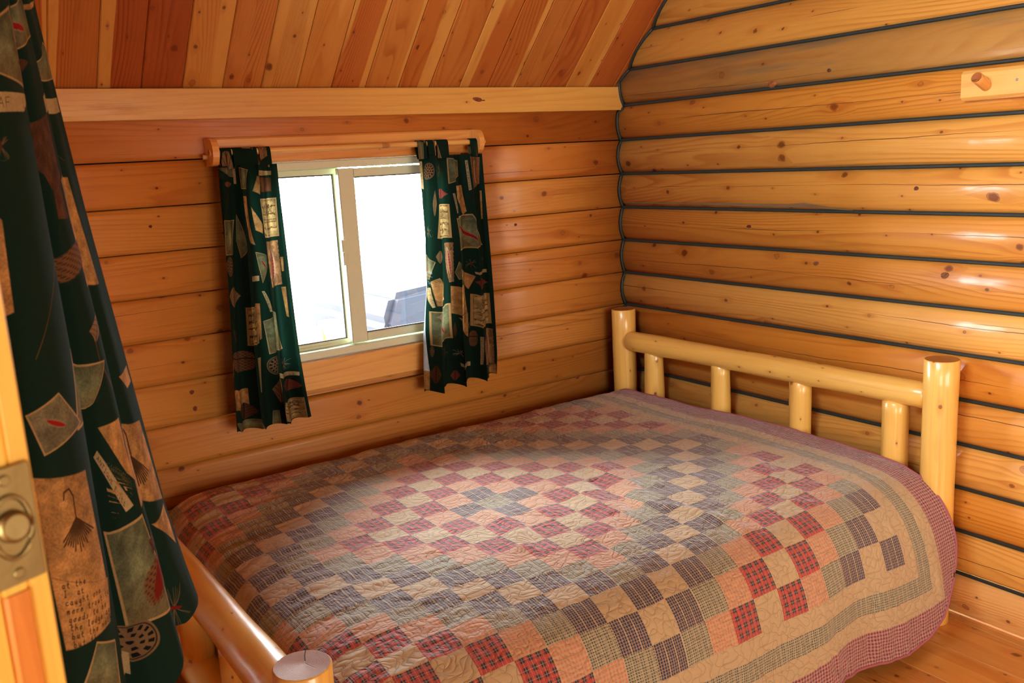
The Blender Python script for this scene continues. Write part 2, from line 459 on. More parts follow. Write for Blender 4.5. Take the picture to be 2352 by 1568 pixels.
mesh('backing', [(0.105, 0.14, 0), (0.105, YF - 0.1, 0), (0.105, YF - 0.1, 1.9), (0.105, YR, ZR + 0.1), (0.105, 0.14, 1.9), (0.15, 0.14, 0), (0.15, YF - 0.1, 0), (0.15, YF - 0.1, 1.9), (0.15, YR, ZR + 0.1), (0.15, 0.14, 1.9)],
     [(0, 1, 2, 3, 4), (9, 8, 7, 6, 5), (0, 5, 6, 1), (1, 6, 7, 2), (2, 7, 8, 3), (3, 8, 9, 4), (4, 9, 5, 0)], M['darkback'], wall_right, [[(0, 0)] * k for k in (5, 5, 4, 4, 4, 4, 4)])
# back wall: planed log faces
wall_back = empty('wall_back', kind='structure')
WX0, WX1, WZ0, WZ1 = -1.755, -0.925, 0.895, 1.625      # window opening
bcol = {0: (0.543, 0.218, 0.032), 1: (0.543, 0.218, 0.032), 2: (0.524, 0.209, 0.032), 3: (0.446, 0.196, 0.038), 4: (0.514, 0.223, 0.038), 5: (0.533, 0.237, 0.044), 6: (0.533, 0.214, 0.034), 7: (0.524, 0.200, 0.030),
        8: (0.553, 0.214, 0.032), 9: (0.563, 0.237, 0.040), 10: (0.524, 0.187, 0.026), 11: (0.514, 0.177, 0.026)}
def board_prof(h, bul=0.0022):
    p = [(h, -0.10), (0, -0.10), (0, 0.0)]
    for i in range(1, 8):
        t = i / 8; p.append((h * t, bul * (1 - (2 * t - 1) ** 4) ))
    p.append((h, 0.0)); return p
for k in range(12):
    z0, z1 = k * HY + (0.003 if k else 0), (k + 1) * HY - 0.0015
    if k == 11: z1 = 1.81
    spans = [(XL, 0.0)] if (z1 <= WZ0 or z0 >= WZ1) else [(XL, WX0), (WX1, 0.0)]
    zc0 = z0
    if k == 5: pass
    for (a, b) in spans:
        extrude('board', board_prof(z1 - z0), (a, 0, z0), b - a + (0.10 if b == 0 else 0), (1, 0, 0), (0, 0, 1), (0, -1, 0), M['board'], wall_back, bcol[k],
                smooth_idx=set(range(2, 11)), off=(k * 5.3, ((k * 7 + 3) % 23) * 10.0))
extrude('board', rect(0.13, 0.10), (WX0, 0.10, WZ0 - 0.005 - 0.13), WX1 - WX0, (1, 0, 0), (0, 0, 1), (0, -1, 0), M['board'], wall_back, bcol[5])
box('backing', (XL - 0.02, 0.101, 0), (WX0, 0.14, 2.0), M['darkback'], wall_back)
box('backing', (WX1, 0.101, 0), (0.2, 0.14, 2.0), M['darkback'], wall_back)
box('backing', (WX0, 0.101, 0), (WX1, 0.14, WZ0), M['darkback'], wall_back)
box('backing', (WX0, 0.101, WZ1), (WX1, 0.14, 2.0), M['darkback'], wall_back)
trim_1 = tag(box('trim_1', (XL, -0.030, 1.781), (-0.004, -0.001, ZE + 0.001), M['beam'], None, (0.64, 0.34, 0.07), ch=0.002), kind='structure')


# a few large knots and one strip of bark that stand out on the boards
M['knot'] = endgrain('pine_knot')
M['bark'] = wood('bark_strip', rings=200, ku=0.5, kv=0.1, kr=0.004, kdens=0.2, late=0.6, crack=0.0, dirt=0.5, rough=0.8, coat=0.0)
def knot_disc(parent, c, nrm, along, ra, rb, proud=0.0012, color=(0.55, 0.24, 0.12)):
    c, nrm, along = Vector(c), Vector(nrm).normalized(), Vector(along).normalized(); side = nrm.cross(along); n_ = 20
    c = c - parent.location if parent is not None else c
    vs, uv_ = [c + nrm * proud], [(0.0, 0.0)]
    for ring, (k, h) in enumerate(((0.72, proud * 0.8), (1.0, -0.003))):
        for i in range(n_):
            a = 2 * PI * i / n_; w_ = 1 + 0.07 * math.sin(2 * a + c.x * 40) + 0.05 * math.sin(3 * a + c.z * 30)
            vs.append(c + along * (math.cos(a) * ra * k * w_) + side * (math.sin(a) * rb * k * w_) + nrm * h); uv_.append((math.cos(a) * k * 0.02, math.sin(a) * k * 0.02))
    fs = [(0, 1 + i, 1 + (i + 1) % n_) for i in range(n_)] + [(1 + i, 1 + n_ + i, 1 + n_ + (i + 1) % n_, 1 + (i + 1) % n_) for i in range(n_)]
    return mesh('knot', vs, fs, M['knot'], parent, [tuple(uv_[j] for j in f) for f in fs], True, color)
def log_x(z):
    k = int(z / HY); return -bulge((z - k * HY) / HY) * (0.9 + 0.2 * ((k * 37) % 7) / 7)
for (y, z, ra, rb, c, pr_) in ((-0.867, 1.815, 0.020, 0.013, (0.58, 0.27, 0.08), 0.010), (-1.121, 1.838, 0.010, 0.007, (0.25, 0.14, 0.08), 0.002), (-0.766, 1.286, 0.016, 0.007, (0.22, 0.09, 0.05), 0.001),
                               (-1.467, 1.431, 0.011, 0.008, (0.36, 0.15, 0.06), 0.0015), (-1.077, 1.159, 0.015, 0.009, (0.46, 0.25, 0.10), 0.0012), (-1.573, 1.152, 0.017, 0.012, (0.44, 0.24, 0.09), 0.0012)):
    knot_disc(wall_right, (log_x(z), y, z), (-1, 0, 0), (0, 1, 0.05), ra, rb, pr_, c)
for (x, z, ra, rb, c) in ((-2.008, 0.857, 0.010, 0.011, (0.42, 0.16, 0.08)), (-2.004, 0.797, 0.009, 0.013, (0.42, 0.16, 0.08)), (-2.073, 1.439, 0.008, 0.006, (0.30, 0.10, 0.06)), (-0.30, 0.60, 0.012, 0.010, (0.42, 0.16, 0.09)), (-0.60, 1.32, 0.009, 0.008, (0.42, 0.14, 0.07))):
    knot_disc(wall_back, (x, -0.0022, z), (0, -1, 0), (1, 0, 0), ra, rb, 0.0008, c)
knot_disc(trim_1, (-0.772, -0.030, 1.834), (0, -1, 0), (1, 0, -0.22), 0.027, 0.011, 0.0015, (0.50, 0.19, 0.09))
knot_disc(trim_1, (-0.745, -0.0298, 1.830), (0, -1, 0), (1, 0, 0), 0.012, 0.003, 0.0008, (0.20, 0.06, 0.03))
bt = [(-0.03, 1.370, 0.002), (-0.20, 1.371, 0.003), (-0.40, 1.370, 0.003), (-0.55, 1.371, 0.005), (-0.70, 1.369, 0.006), (-0.82, 1.368, 0.006), (-0.95, 1.368, 0.006), (-1.02, 1.372, 0.008), (-1.08, 1.366, 0.006), (-1.14, 1.360, 0.003), (-1.22, 1.3555, 0.0015)]
vs, fs = [], []
for (y, z, h) in bt:
    for zz in (z - h, z + h): vs.append((log_x(zz) - 0.0012, y, zz))
    vs.append((log_x(z) + 0.006, y, z))
for i in range(len(bt) - 1):
    a = i * 3; fs += [(a, a + 3, a + 4, a + 1), (a + 1, a + 4, a + 5, a + 2), (a + 2, a + 5, a + 3, a)]
mesh('bark', vs, fs, M['bark'], wall_right, [tuple((-vs[j][1], vs[j][2] * 1.0) for j in f) for f in fs], False, (0.17, 0.09, 0.035))

# left wall and front wall, behind and beside the camera, with their openings
def log_wall(name, axis, openings):
    wl = empty(name, kind='structure')
    rr = random.Random(11)
    for k in range(13):
        z0, z1 = k * HY + 0.004, (k + 1) * HY - 0.004
        lo, hi = (YF, 0.0) if axis == 'y' else (XL, 0.0)
        spans = [(lo, hi)]
        for (a, b, c, d) in openings:
            if z1 > c and z0 < d:
                spans = [s for (p, q) in spans for s in ((p, min(q, a)), (max(p, b), q)) if s[1] - s[0] > 0.02]
        prof = [(z1 - z0, -0.11), (0, -0.11)] + [((z1 - z0) * i / 6, bulge(i / 6)) for i in range(7)]
        for (p, q) in spans:
            if axis == 'y': extrude('log', prof, (XL, p, z0), q - p, (0, 1, 0), (0, 0, 1), (1, 0, 0), M['log'], wl, vary(PINE, .1, rr), smooth_idx=set(range(2, 9)))
            else: extrude('log', prof, (q, YF, z0), q - p, (-1, 0, 0), (0, 0, 1), (0, 1, 0), M['log'], wl, vary(PINE, .1, rr), smooth_idx=set(range(2, 9)))
    return wl
wall_left = log_wall('wall_left', 'y', [(-4.18, -2.42, 0.15, 2.0)])
wall_front = log_wall('wall_front', 'x', [(-2.35, -0.55, 0.45, 1.95)])
# left gable above the eaves, with a window added to brighten the right wall
GY0, GY1, GZ0, GZ1 = -1.40, -2.60, 2.20, 2.78
def gz(y): return ZE + (-y) * TT if y > YR else ZE + (y - YF) * TT
for poly in ([(0.0, 1.88), (GY0, 1.88), (GY0, gz(GY0))], [(GY0, 1.88), (GY1, 1.88), (GY1, GZ0), (GY0, GZ0)], [(GY0, GZ1), (GY1, GZ1), (GY1, gz(GY1)), (YR, ZR), (GY0, gz(GY0))],
             [(GY1, 1.88), (YF, 1.88), (GY1, gz(GY1))]):
    extrude('gable_panel', [(-y, z) for y, z in poly], (XL - 0.10, 0, 0), 0.10, (1, 0, 0), (0, -1, 0), (0, 0, 1), M['board'], wall_left, PINE)
fill_window = empty('fill_window', kind='structure')
for lo, hi, ax_ in (((XL - 0.10, GY1, GZ0), (XL + 0.01, GY0, GZ0 + 0.04), 'y'), ((XL - 0.10, GY1, GZ1 - 0.04), (XL + 0.01, GY0, GZ1), 'y'), ((XL - 0.10, GY1, GZ0 + 0.04), (XL + 0.01, GY1 + 0.04, GZ1 - 0.04), 'z'), ((XL - 0.10, GY0 - 0.04, GZ0 + 0.04), (XL + 0.01, GY0, GZ1 - 0.04), 'z')):
    box('window_frame', lo, hi, M['vinyl'], fill_window, axis=ax_)
box('pane', (XL - 0.06, GY1 + 0.04, GZ0 + 0.04), (XL - 0.055, GY0 - 0.04, GZ1 - 0.04), M['glass'], fill_window, ch=0.0005)
# unseen box added around the left and front openings to block the sky
sky_block = empty('sky_block', kind='structure')
for lo, hi in (((-5.65, -6.30, -0.25), (-5.55, -1.30, 2.10)), ((-5.65, -6.40, -0.25), (0.3, -6.30, 2.10)), ((0.2, -6.30, -0.25), (0.3, -4.40, 2.10)), ((-5.55, -1.40, -0.25), (-3.27, -1.30, 2.10)),
               ((-5.55, -6.30, 2.05), (-3.24, -1.40, 2.15)), ((-3.24, -6.30, 2.05), (0.2, -4.46, 2.15)), ((-5.55, -6.30, -0.30), (-3.27, -1.40, -0.15)), ((-3.27, -6.30, -0.30), (0.2, -4.42, -0.15))):
    box('block_panel', lo, hi, M['board'], sky_block, (0.55, 0.33, 0.12), ch=0.01, axis='y')

# ceiling: planks running up both slopes
ceiling = empty('ceiling', kind='structure')
xg = [-3.15, -3.01, -2.87, -2.73, -2.59, -2.455, -2.321, -2.179, -2.044, -1.913, -1.779, -1.644, -1.511, -1.380, -1.244, -1.105, -0.970, -0.834, -0.700, -0.567, -0.431, -0.299, -0.169, -0.030, 0.05]
RED = (0.42, 0.115, 0.020); ORG = (0.53, 0.19, 0.034); YEL = (0.66, 0.34, 0.07)
RB = (0.46, 0.165, 0.032); DR = (0.37, 0.088, 0.016)
pc = [RED, ORG, RED, ORG, RED, RED, (0.47, 0.16, 0.030), DR, DR, (0.60, 0.27, 0.055), (0.54, 0.21, 0.040), (0.58, 0.28, 0.062), (0.60, 0.26, 0.050), (0.48, 0.145, 0.027), (0.55, 0.215, 0.042), (0.50, 0.16, 0.028), (0.50, 0.18, 0.034),
      (0.44, 0.13, 0.024), (0.44, 0.135, 0.025), RB, (0.43, 0.125, 0.024), (0.58, 0.25, 0.048), (0.44, 0.12, 0.022), RED, RED]
SL = (-YR) / math.cos(TH)
for side in (0, 1):
    for i in range(len(xg) - 1):
        wd = xg[i + 1] - xg[i]
        prof = [(0.0006, -0.02), (wd - 0.0006, -0.02), (wd - 0.0006, -0.0035), (wd - 0.004, 0.0), (0.004, 0.0), (0.0006, -0.0035)]
        if side == 0:
            A = (0, -math.cos(TH), math.sin(TH)); T = (0, -math.sin(TH), -math.cos(TH)); P = (xg[i], 0.006, ZE + 0.001)
            extrude('plank', prof, P, SL + 0.01, A, (1, 0, 0), T, M['cedar'], ceiling, pc[i])
        else:
            A = (0, math.cos(TH), math.sin(TH)); T = (0, math.sin(TH), -math.cos(TH)); P = (xg[i], YF, ZE + 0.001)
            extrude('plank', prof, P, SL, A, (1, 0, 0), T, M['cedar'], ceiling, pc[(i * 7) % len(pc)])
for side in (0, 1):
    y0, y1 = (0.17, YR) if side == 0 else (YF - 0.35, YR)
    za, zb = ZE - abs(y0 if side == 0 else 0.35) * TT, ZR
    o1 = 0.05
    vs = [Vector((XL - 0.3, y0, za + o1)), Vector((0.3, y0, za + o1)), Vector((0.3, y1, zb + o1)), Vector((XL - 0.3, y1, zb + o1))]
    vs += [v + Vector((0, 0, 0.04)) for v in vs]
    fs = [(3, 2, 1, 0), (4, 5, 6, 7), (0, 1, 5, 4), (1, 2, 6, 5), (2, 3, 7, 6), (3, 0, 4, 7)]
    mesh('roof_deck', vs, fs, M['shingle'], ceiling, [tuple((vs[j].x, vs[j].y) for j in f) for f in fs])

# floor planks
floor = empty('floor', kind='structure')
edges = [0.03, -0.045, -0.226, -0.404]
while edges[-1] > XL - 0.05: edges.append(edges[-1] - 0.178)
rr = random.Random(21)
for i in range(len(edges) - 1):
    a, b = edges[i + 1], edges[i]; wd = b - a
    prof = [(0.0005, -0.03), (wd - 0.0005, -0.03), (wd - 0.0007, -0.003), (wd - 0.003, 0.0), (0.003, 0.0), (0.0007, -0.003)]
    extrude('plank', prof, (a, 0.02, 0), -YF + 0.04, (0, -1, 0), (1, 0, 0), (0, 0, 1), M['floor'], floor, vary((0.62, 0.29, 0.065), 0.10, rr))

# ------------------------------------------------------------------ window
window_1 = empty('window_1', (0, 0, 0), kind='structure')
V = M['vinyl']; xm0, xm1 = -1.384, -1.320
box('window_frame', (WX0, -0.006, 1.597), (WX1, 0.085, WZ1), V, window_1)
box('window_frame', (WX0, -0.006, WZ0), (WX1, 0.085, 0.925), V, window_1)
box('window_frame', (WX0, -0.006, 0.925), (WX0 + 0.03, 0.085, 1.597), V, window_1, axis='z')
box('window_frame', (WX1 - 0.03, -0.006, 0.925), (WX1, 0.085, 1.597), V, window_1, axis='z')
box('window_frame', (WX0 + 0.03, 0.034, 0.925), (WX1 - 0.03, 0.050, 0.936), V, window_1)
# fixed left light, set back
box('stop', (WX0 + 0.03, 0.046, 1.574), (xm0 + 0.02, 0.066, 1.597), V, window_1)
box('stop', (WX0 + 0.03, 0.046, 0.925), (xm0 + 0.02, 0.066, 0.946), V, window_1)
box('stop', (xm0 - 0.004, 0.046, 0.946), (xm0 + 0.024, 0.070, 1.574), V, window_1, axis='z')
box('stop', (WX0 + 0.03, 0.046, 0.946), (WX0 + 0.045, 0.066, 1.574), V, window_1, axis='z')
box('pane', (WX0 + 0.045, 0.054, 0.946), (xm0 - 0.004, 0.057, 1.574), M['glass'], window_1, ch=0.0005)
for (a, b) in (((WX0 + 0.045, 0.050, 1.569), (xm0 - 0.004, 0.054, 1.574)), ((WX0 + 0.045, 0.050, 0.946), (xm0 - 0.004, 0.054, 0.950)), ((xm0 - 0.0085, 0.050, 0.946), (xm0 - 0.004, 0.054, 1.574))):
    box('gasket', a, b, M['gasket'], window_1, ch=0.0004)
# sliding right sash, in front
sash = box('sash', (xm0, 0.004, 0.930), (xm1, 0.030, 1.594), V, window_1, axis='z')
box('rail', (xm1, 0.004, 1.560), (WX1 - 0.03, 0.030, 1.592), V, sash)
box('rail', (xm1, 0.004, 0.932), (WX1 - 0.03, 0.030, 0.964), V, sash)
box('stile', (WX1 - 0.06, 0.004, 0.964), (WX1 - 0.03, 0.030, 1.560), V, sash, axis='z')
box('pane', (xm1, 0.016, 0.964), (WX1 - 0.06, 0.019, 1.560), M['glass'], sash, ch=0.0005)
for (a, b) in (((xm1, 0.011, 1.556), (WX1 - 0.06, 0.016, 1.560)), ((xm1, 0.011, 0.964), (WX1 - 0.06, 0.016, 0.968))):
    box('gasket', a, b, M['gasket'], sash, ch=0.0004)
lk = box('latch', (xm0 - 0.016, -0.012, 1.235), (xm0 + 0.004, 0.010, 1.330), V, window_1, axis='z')
box('lever', (xm0 - 0.020, -0.026, 1.240), (xm0 - 0.006, -0.012, 1.285), V, lk, axis='z')
# pine casing
header = box('casing', (-1.845, -0.024, 1.628), (-0.795, -0.004, 1.718), M['trim'], window_1, (0.70, 0.32, 0.07), ch=0.006)
box('casing', (-1.80, -0.022, 0.782), (-0.86, -0.004, 0.892), M['trim'], window_1, (0.74, 0.40, 0.10), ch=0.004)
box('casing', (-1.785, -0.022, 0.892), (WX0 + 0.004, -0.004, 1.628), M['trim'], window_1, (0.70, 0.32, 0.07), ch=0.004, axis='z')
box('casing', (WX1 - 0.004, -0.022, 0.892), (-0.86, -0.004, 1.628), M['trim'], window_1, (0.70, 0.32, 0.07), ch=0.004, axis='z')

# curtain rod on two round-nosed brackets
RODY, RODZ = -0.068, 1.668
rod = empty('curtain_rod', (-1.33, RODY, RODZ), label='thin wooden curtain rod with round-nosed brackets above the window', cat='curtain rod')
pole('dowel', (-1.872, RODY, RODZ), (-0.775, RODY, RODZ), 0.0105, 0.0105, M['trim'], rod, (0.78, 0.46, 0.14), n=16, seg=4, irr=0.005, cham=0.001)
def bracket(x):
    prof = []
    for i in range(9):
        an = -PI / 2 + PI * i / 8; prof.append((0.046 + 0.046 * math.sin(an), 0.058 + 0.040 * math.cos(an)))
    prof = [(0.0, 0.0)] + prof + [(0.092, 0.0)]
    b = extrude('bracket', prof, (x, -0.004, 1.624), 0.022, (1, 0, 0), (0, 0, 1), (0, -1, 0), M['trim'], rod, (0.70, 0.33, 0.08))
    return b
for x in (-1.868, -0.818):
    b = bracket(x)
    s_ = -1 if x < -1.3 else 1
    xx = x + (0 if s_ < 0 else 0.022)
    scr = tube('peg', [(xx - s_ * 0.002, -0.035, 1.655), (xx + s_ * 0.016, -0.035, 1.655)], 0.008, M['trim'], rod, n=10, color=(0.62, 0.36, 0.12))

# ------------------------------------------------------------------ bed
BEDC = (0.76, 0.46, 0.105)
bed = empty('bed', (-1.2, -0.86, 0), label='peeled pine log bed frame with slatted headboard against the right wall', cat='bed')
HX = -0.098; PY0, PY1 = -0.100, -1.624; FXp = -2.273
rr = random.Random(5)
def bp(name, a, b, r0, r1, **k): return pole(name, a, b, r0, r1, M['bedlog'], bed, vary(BEDC, 0.05, rr), **k)
for (x, y, h, r) in ((HX, PY0, 0.90, 0.054), (HX, PY1, 0.90, 0.0535), (FXp, PY0, 0.66, 0.055), (FXp, -1.640, 0.675, 0.056)):
    bp('bed_post', (x, y, 0), (x, y, h), r * 1.0, r, n=36, irr=0.012, cham=0.003)
bp('headboard_rail', (HX - 0.004, PY0 - 0.045, 0.758), (HX - 0.004, PY1 + 0.030, 0.772), 0.0455, 0.0435, seg=20, irr=0.02, cham=0.012)
bp('headboard_rail', (HX, PY0 - 0.04, 0.30), (HX, PY1 + 0.04, 0.30), 0.045, 0.045, seg=12)
for (y, r) in ((-0.289, 0.044), (-0.682, 0.041), (-1.075, 0.042), (-1.466, 0.043)):
    s = bp('spindle', (HX + 0.004, y, 0.335), (HX + 0.004, y, 0.738), r, r * 0.96, irr=0.025, cham=0.010)
bp('footboard_rail', (FXp - 0.006, PY0 - 0.045, 0.538), (FXp - 0.004, -1.600, 0.562), 0.046, 0.051, seg=20, irr=0.02, cham=0.006)
bp('footboard_rail', (FXp, PY0 - 0.045, 0.27), (FXp, -1.600, 0.27), 0.048, 0.048, seg=12)
for y in (-0.42, -0.80, -1.18, -1.45):
    bp('spindle', (FXp, y, 0.305), (FXp, y, 0.515), 0.042, 0.040, irr=0.02, cham=0.008)
bp('side_rail', (HX - 0.045, PY0, 0.27), (FXp + 0.05, PY0, 0.27), 0.045, 0.045)
bp('side_rail', (HX - 0.045, -1.56, 0.27), (FXp + 0.05, -1.56, 0.27), 0.04, 0.04)
for i in range(8):
    x = -0.35 - i * 0.245
    box('bed_slat', (x - 0.045, -1.55, 0.315), (x + 0.045, -0.12, 0.335), M['board'], bed, PINE, axis='y')

mat_o = empty('mattress', (-1.18, -0.84, 0.335), label='thick mattress lying on the bed slats under the patchwork quilt', cat='mattress')
mat_o.location = (0, 0, 0)
bm = bmesh.new(); bmesh.ops.create_cube(bm, size=1.0)
bmesh.ops.scale(bm, vec=(1.93, 1.40, 0.175), verts=bm.verts); bmesh.ops.translate(bm, vec=(-1.160, -0.825, 0.4245), verts=bm.verts)
bmesh.ops.bevel(bm, geom=list(bm.edges), offset=0.05, segments=4, affect='EDGES', profile=0.6)
me = bpy.data.meshes.new('mattress'); bm.to_mesh(me); bm.free(); me.uv_layers.new(name='UVMap'); me.materials.append(M['ticking'])
me.polygons.foreach_set('use_smooth', [True] * len(me.polygons))
bpy.data.objects.remove(mat_o)
mat_o = bpy.data.objects.new('mattress', me); C.objects.link(mat_o)
tag(mat_o, 'thick mattress lying on the bed slats hidden under the patchwork quilt', 'mattress')

# ------------------------------------------------------------------ numpy noise
def vnoise(x, y, seed):
    xi = np.floor(x).astype(np.int64); yi = np.floor(y).astype(np.int64); fx_, fy_ = x - xi, y - yi
    fx_ = fx_ * fx_ * (3 - 2 * fx_); fy_ = fy_ * fy_ * (3 - 2 * fy_)
    def h(a, b):
        n_ = (a * 374761393 + b * 668265263 + seed * 974711) & 0x7fffffff
        n_ = ((n_ ^ (n_ >> 13)) * 1274126177) & 0x7fffffff
        return ((n_ ^ (n_ >> 16)) & 0xffff) / 65535.0 * 2 - 1
    return (h(xi, yi) * (1 - fx_) + h(xi + 1, yi) * fx_) * (1 - fy_) + (h(xi, yi + 1) * (1 - fx_) + h(xi + 1, yi + 1) * fx_) * fy_
def fbm(x, y, seed, o=3):
    r = 0; a = 1.0
    for i in range(o): r = r + a * vnoise(x * 2 ** i, y * 2 ** i, seed + i); a *= 0.5
    return r

def grid_mesh(name, P, UV, mat, parent=None, keep=None, mats=None):
    """P (n,m,3), UV (n,m,2) -> quad grid mesh"""
    n, m = P.shape[:2]
    idx = np.arange(n * m).reshape(n, m)
    q = np.stack([idx[:-1, :-1], idx[1:, :-1], idx[1:, 1:], idx[:-1, 1:]], -1).reshape(-1, 4)
    if keep is not None:
        kf = keep.reshape(-1); q = q[kf[q].all(1)]
        used = np.zeros(n * m, bool); used[q.reshape(-1)] = True
        re = -np.ones(n * m, np.int64); re[used] = np.arange(used.sum()); q = re[q]
        V_ = P.reshape(-1, 3)[used]; U_ = UV.reshape(-1, 2)[used]
    else:
        V_ = P.reshape(-1, 3); U_ = UV.reshape(-1, 2)
    me = bpy.data.meshes.new(name)
    me.vertices.add(len(V_)); me.vertices.foreach_set('co', V_.astype(np.float32).reshape(-1))
    me.loops.add(len(q) * 4); me.loops.foreach_set('vertex_index', q.astype(np.int32).reshape(-1))
    me.polygons.add(len(q)); me.polygons.foreach_set('loop_start', (np.arange(len(q)) * 4).astype(np.int32))
    me.update(calc_edges=True)
    l = me.uv_layers.new(name='UVMap'); l.data.foreach_set('uv', U_[q.reshape(-1)].astype(np.float32).reshape(-1))
    me.polygons.foreach_set('use_smooth', np.ones(len(q), bool))
    for m_ in (mats or [mat]): me.materials.append(m_)
    me.validate()
    o = bpy.data.objects.new(name, me); C.objects.link(o)
    if parent is not None: o.parent = parent
    return o

# ------------------------------------------------------------------ quilt
PS = 0.092                                   # patch size
QX, QY = -1.366, -0.920                      # centre of the quilt on the bed
F0 = 10.5 * PS; B1, B2, B3, B4 = 0.055, 0.110, 0.165, 0.270
def quilt_mat():
    n = Nt('patchwork_cotton')
    u, v, _ = n.uv()                          # metres from the quilt centre
    pu, pv = u / PS, v / PS
    cu, cv = (pu + 0.5).floor(), (pv + 0.5).floor()
    fu, fv = pu + 0.5 - cu, pv + 0.5 - cv     # 0..1 inside a patch
    d = cu.abs() + cv.abs()
    d10 = n.math('MODULO', d, 10.0)
    e = (d10 - 5.0).abs()                     # 5 navy, 4 (9,1) ..., 0 centre red
    inner = d.lt(1.5)
    is0 = d.lt(0.5); is1 = inner * (1.0 - is0)
    def eq(x, k): return (x - k).abs().lt(0.5)
    navy = (eq(d10, 0.0) + eq(d10, 8.0)) * (1.0 - is0)
    navy = navy.max(is1)
    tan_ = (eq(d10, 9.0) + eq(d10, 4.0))
    green = (eq(d10, 1.0) + eq(d10, 7.0)) * (1.0 - is1); green = green.max(is0)
    salmon = eq(d10, 2.0) + eq(d10, 6.0)
    red = eq(d10, 3.0) + eq(d10, 5.0)
    # cloths
    slub = n.noise(u * 900.0, v * 120.0, 0.0, 2.0); slub2 = n.noise(u * 120.0, v * 900.0, 7.0, 2.0)
    TAN = rgb(0.475, 0.345, 0.185); NAVY = rgb(0.035, 0.040, 0.075); KH = rgb(0.355, 0.31, 0.195); SAL = rgb(0.58, 0.17, 0.10)
    REDC = rgb(0.44, 0.060, 0.048); PUR = rgb(0.17, 0.018, 0.045)
    def per(x, k): return (x * k).fract()
    # navy: pairs of dashes between tan stripes
    a = per(fu, 6.0); dash_u = a.gt(0.05) * a.lt(0.46) + a.gt(0.54) * a.lt(0.95)
    b = per(fv, 12.0); dash_v = b.gt(0.20)
    stripe = per(fu + 0.02, 3.0).lt(0.12)
    c_navy = n.mix(dash_u * dash_v, TAN, NAVY)
    c_navy = n.mix((1.0 - dash_v) * 0.5 * (1.0 - stripe), c_navy, rgb(0.28, 0.12, 0.12))
    c_navy = n.mix(stripe * 0.85, c_navy, TAN)
    # green: khaki with fine dark dotted rows and pale threads
    a = per(fu, 13.0); b = per(fv, 13.0)
    dot = a.gt(0.55) * b.gt(0.6); line = b.gt(0.6); thr = per(fu, 4.5).lt(0.10)
    c_green = n.mix(line * 0.45, KH, rgb(0.20, 0.19, 0.13))
    c_green = n.mix(a.gt(0.55) * 0.22, c_green, rgb(0.20, 0.19, 0.13))
    c_green = n.mix(dot, c_green, rgb(0.022, 0.022, 0.022))
    c_green = n.mix(thr * 0.5, c_green, rgb(0.62, 0.50, 0.30))
    # salmon gingham
    a = per(fu, 9.0).gt(0.5); b = per(fv, 9.0).gt(0.5)
    c_sal = n.mix((a + b) * 0.30 + a * b * 0.35, TAN, SAL)
    # red plaid with navy squares and gold threads
    a = per(fu, 4.0); b = per(fv, 4.0)
    sq = a.gt(0.52) * b.gt(0.45); bar = (a.gt(0.52) + b.gt(0.45)).min(1.0)
    c_red = n.mix(bar * 0.35, REDC, rgb(0.20, 0.045, 0.05))
    c_red = n.mix(sq, c_red, rgb(0.028, 0.03, 0.05))
    gold = ((a - 0.76).abs().lt(0.025) + (b - 0.72).abs().lt(0.025) + (a - 0.24).abs().lt(0.02)).min(1.0)
    c_red = n.mix(gold * 0.5, c_red, rgb(0.62, 0.42, 0.20))
    # purple gingham border
    a = ((u / 0.0105).fract()).gt(0.5); b = ((v / 0.0105).fract()).gt(0.5)
    c_pur = n.mix((a + b) * 0.42 + a * b * 0.16, rgb(0.46, 0.26, 0.21), PUR)
    col = n.mix(navy, TAN, c_navy); col = n.mix(green, col, c_green); col = n.mix(salmon, col, c_sal); col = n.mix(red, col, c_red)
    edge = u.abs().max(v.abs())
    col = n.mix(edge.gt(F0), col, TAN)
    col = n.mix(edge.gt(F0 + B1), col, c_green)
    col = n.mix(edge.gt(F0 + B2), col, TAN)
    col = n.mix(edge.gt(F0 + B3), col, c_pur)
    col = n.mix((slub + slub2) * 0.22, col, n.cmul(col, rgb(0.55, 0.55, 0.55)))
    # quilting: wandering stitch lines with puffed cloth between
    wx = n.noise(u * 22.0, v * 22.0, 3.0, 1.0) - 0.5; wy = n.noise(u * 22.0, v * 22.0, 13.0, 1.0) - 0.5
    vor = n.new('ShaderNodeTexVoronoi', voronoi_dimensions='2D', feature='DISTANCE_TO_EDGE')
    vor.inputs['Scale'].default_value = 34.0
    n.link(n.xyz(u + wx * 0.030, v + wy * 0.030).k, vor.inputs['Vector'])
    q1 = (n.noise(u * 33.0, v * 33.0, 8.0, 0.0) - 0.5).abs() * 4.2
    q2 = (n.noise(u * 25.0, v * 25.0, 48.0, 0.0) - 0.47).abs() * 5.5
    q = q1.min(q2)
    puff = (q + 0.0005).min(1.0).sqrt()
    crinkle = n.noise(u * 38.0 + wx * 2.0, v * 110.0, 5.0, 2.0) * 0.75 + n.noise(u * 130.0, v * 45.0, 6.0, 1.0) * 0.35
    stitch = 1.0 - n.smooth(q, 0.015, 0.07)
    col = n.mix(stitch * 0.45, col, n.cmul(col, rgb(0.45, 0.40, 0.38)))
    seam = (((fu - 0.5).abs().max((fv - 0.5).abs())) - 0.5).abs().lt(0.012) * edge.lt(F0)
    h = puff * 1.0 + crinkle * 0.9 - seam * 0.25
    n.principled(col, 0.88, 0.0, 0.3, bump=h, bump_dist=0.0030, bump_strength=0.9,
                 Sheen_Weight=0.35, Sheen_Roughness=0.45, Sheen_Tint=(0.92, 0.96, 1.0, 1.0))
    return n.m
M['quilt'] = quilt_mat()

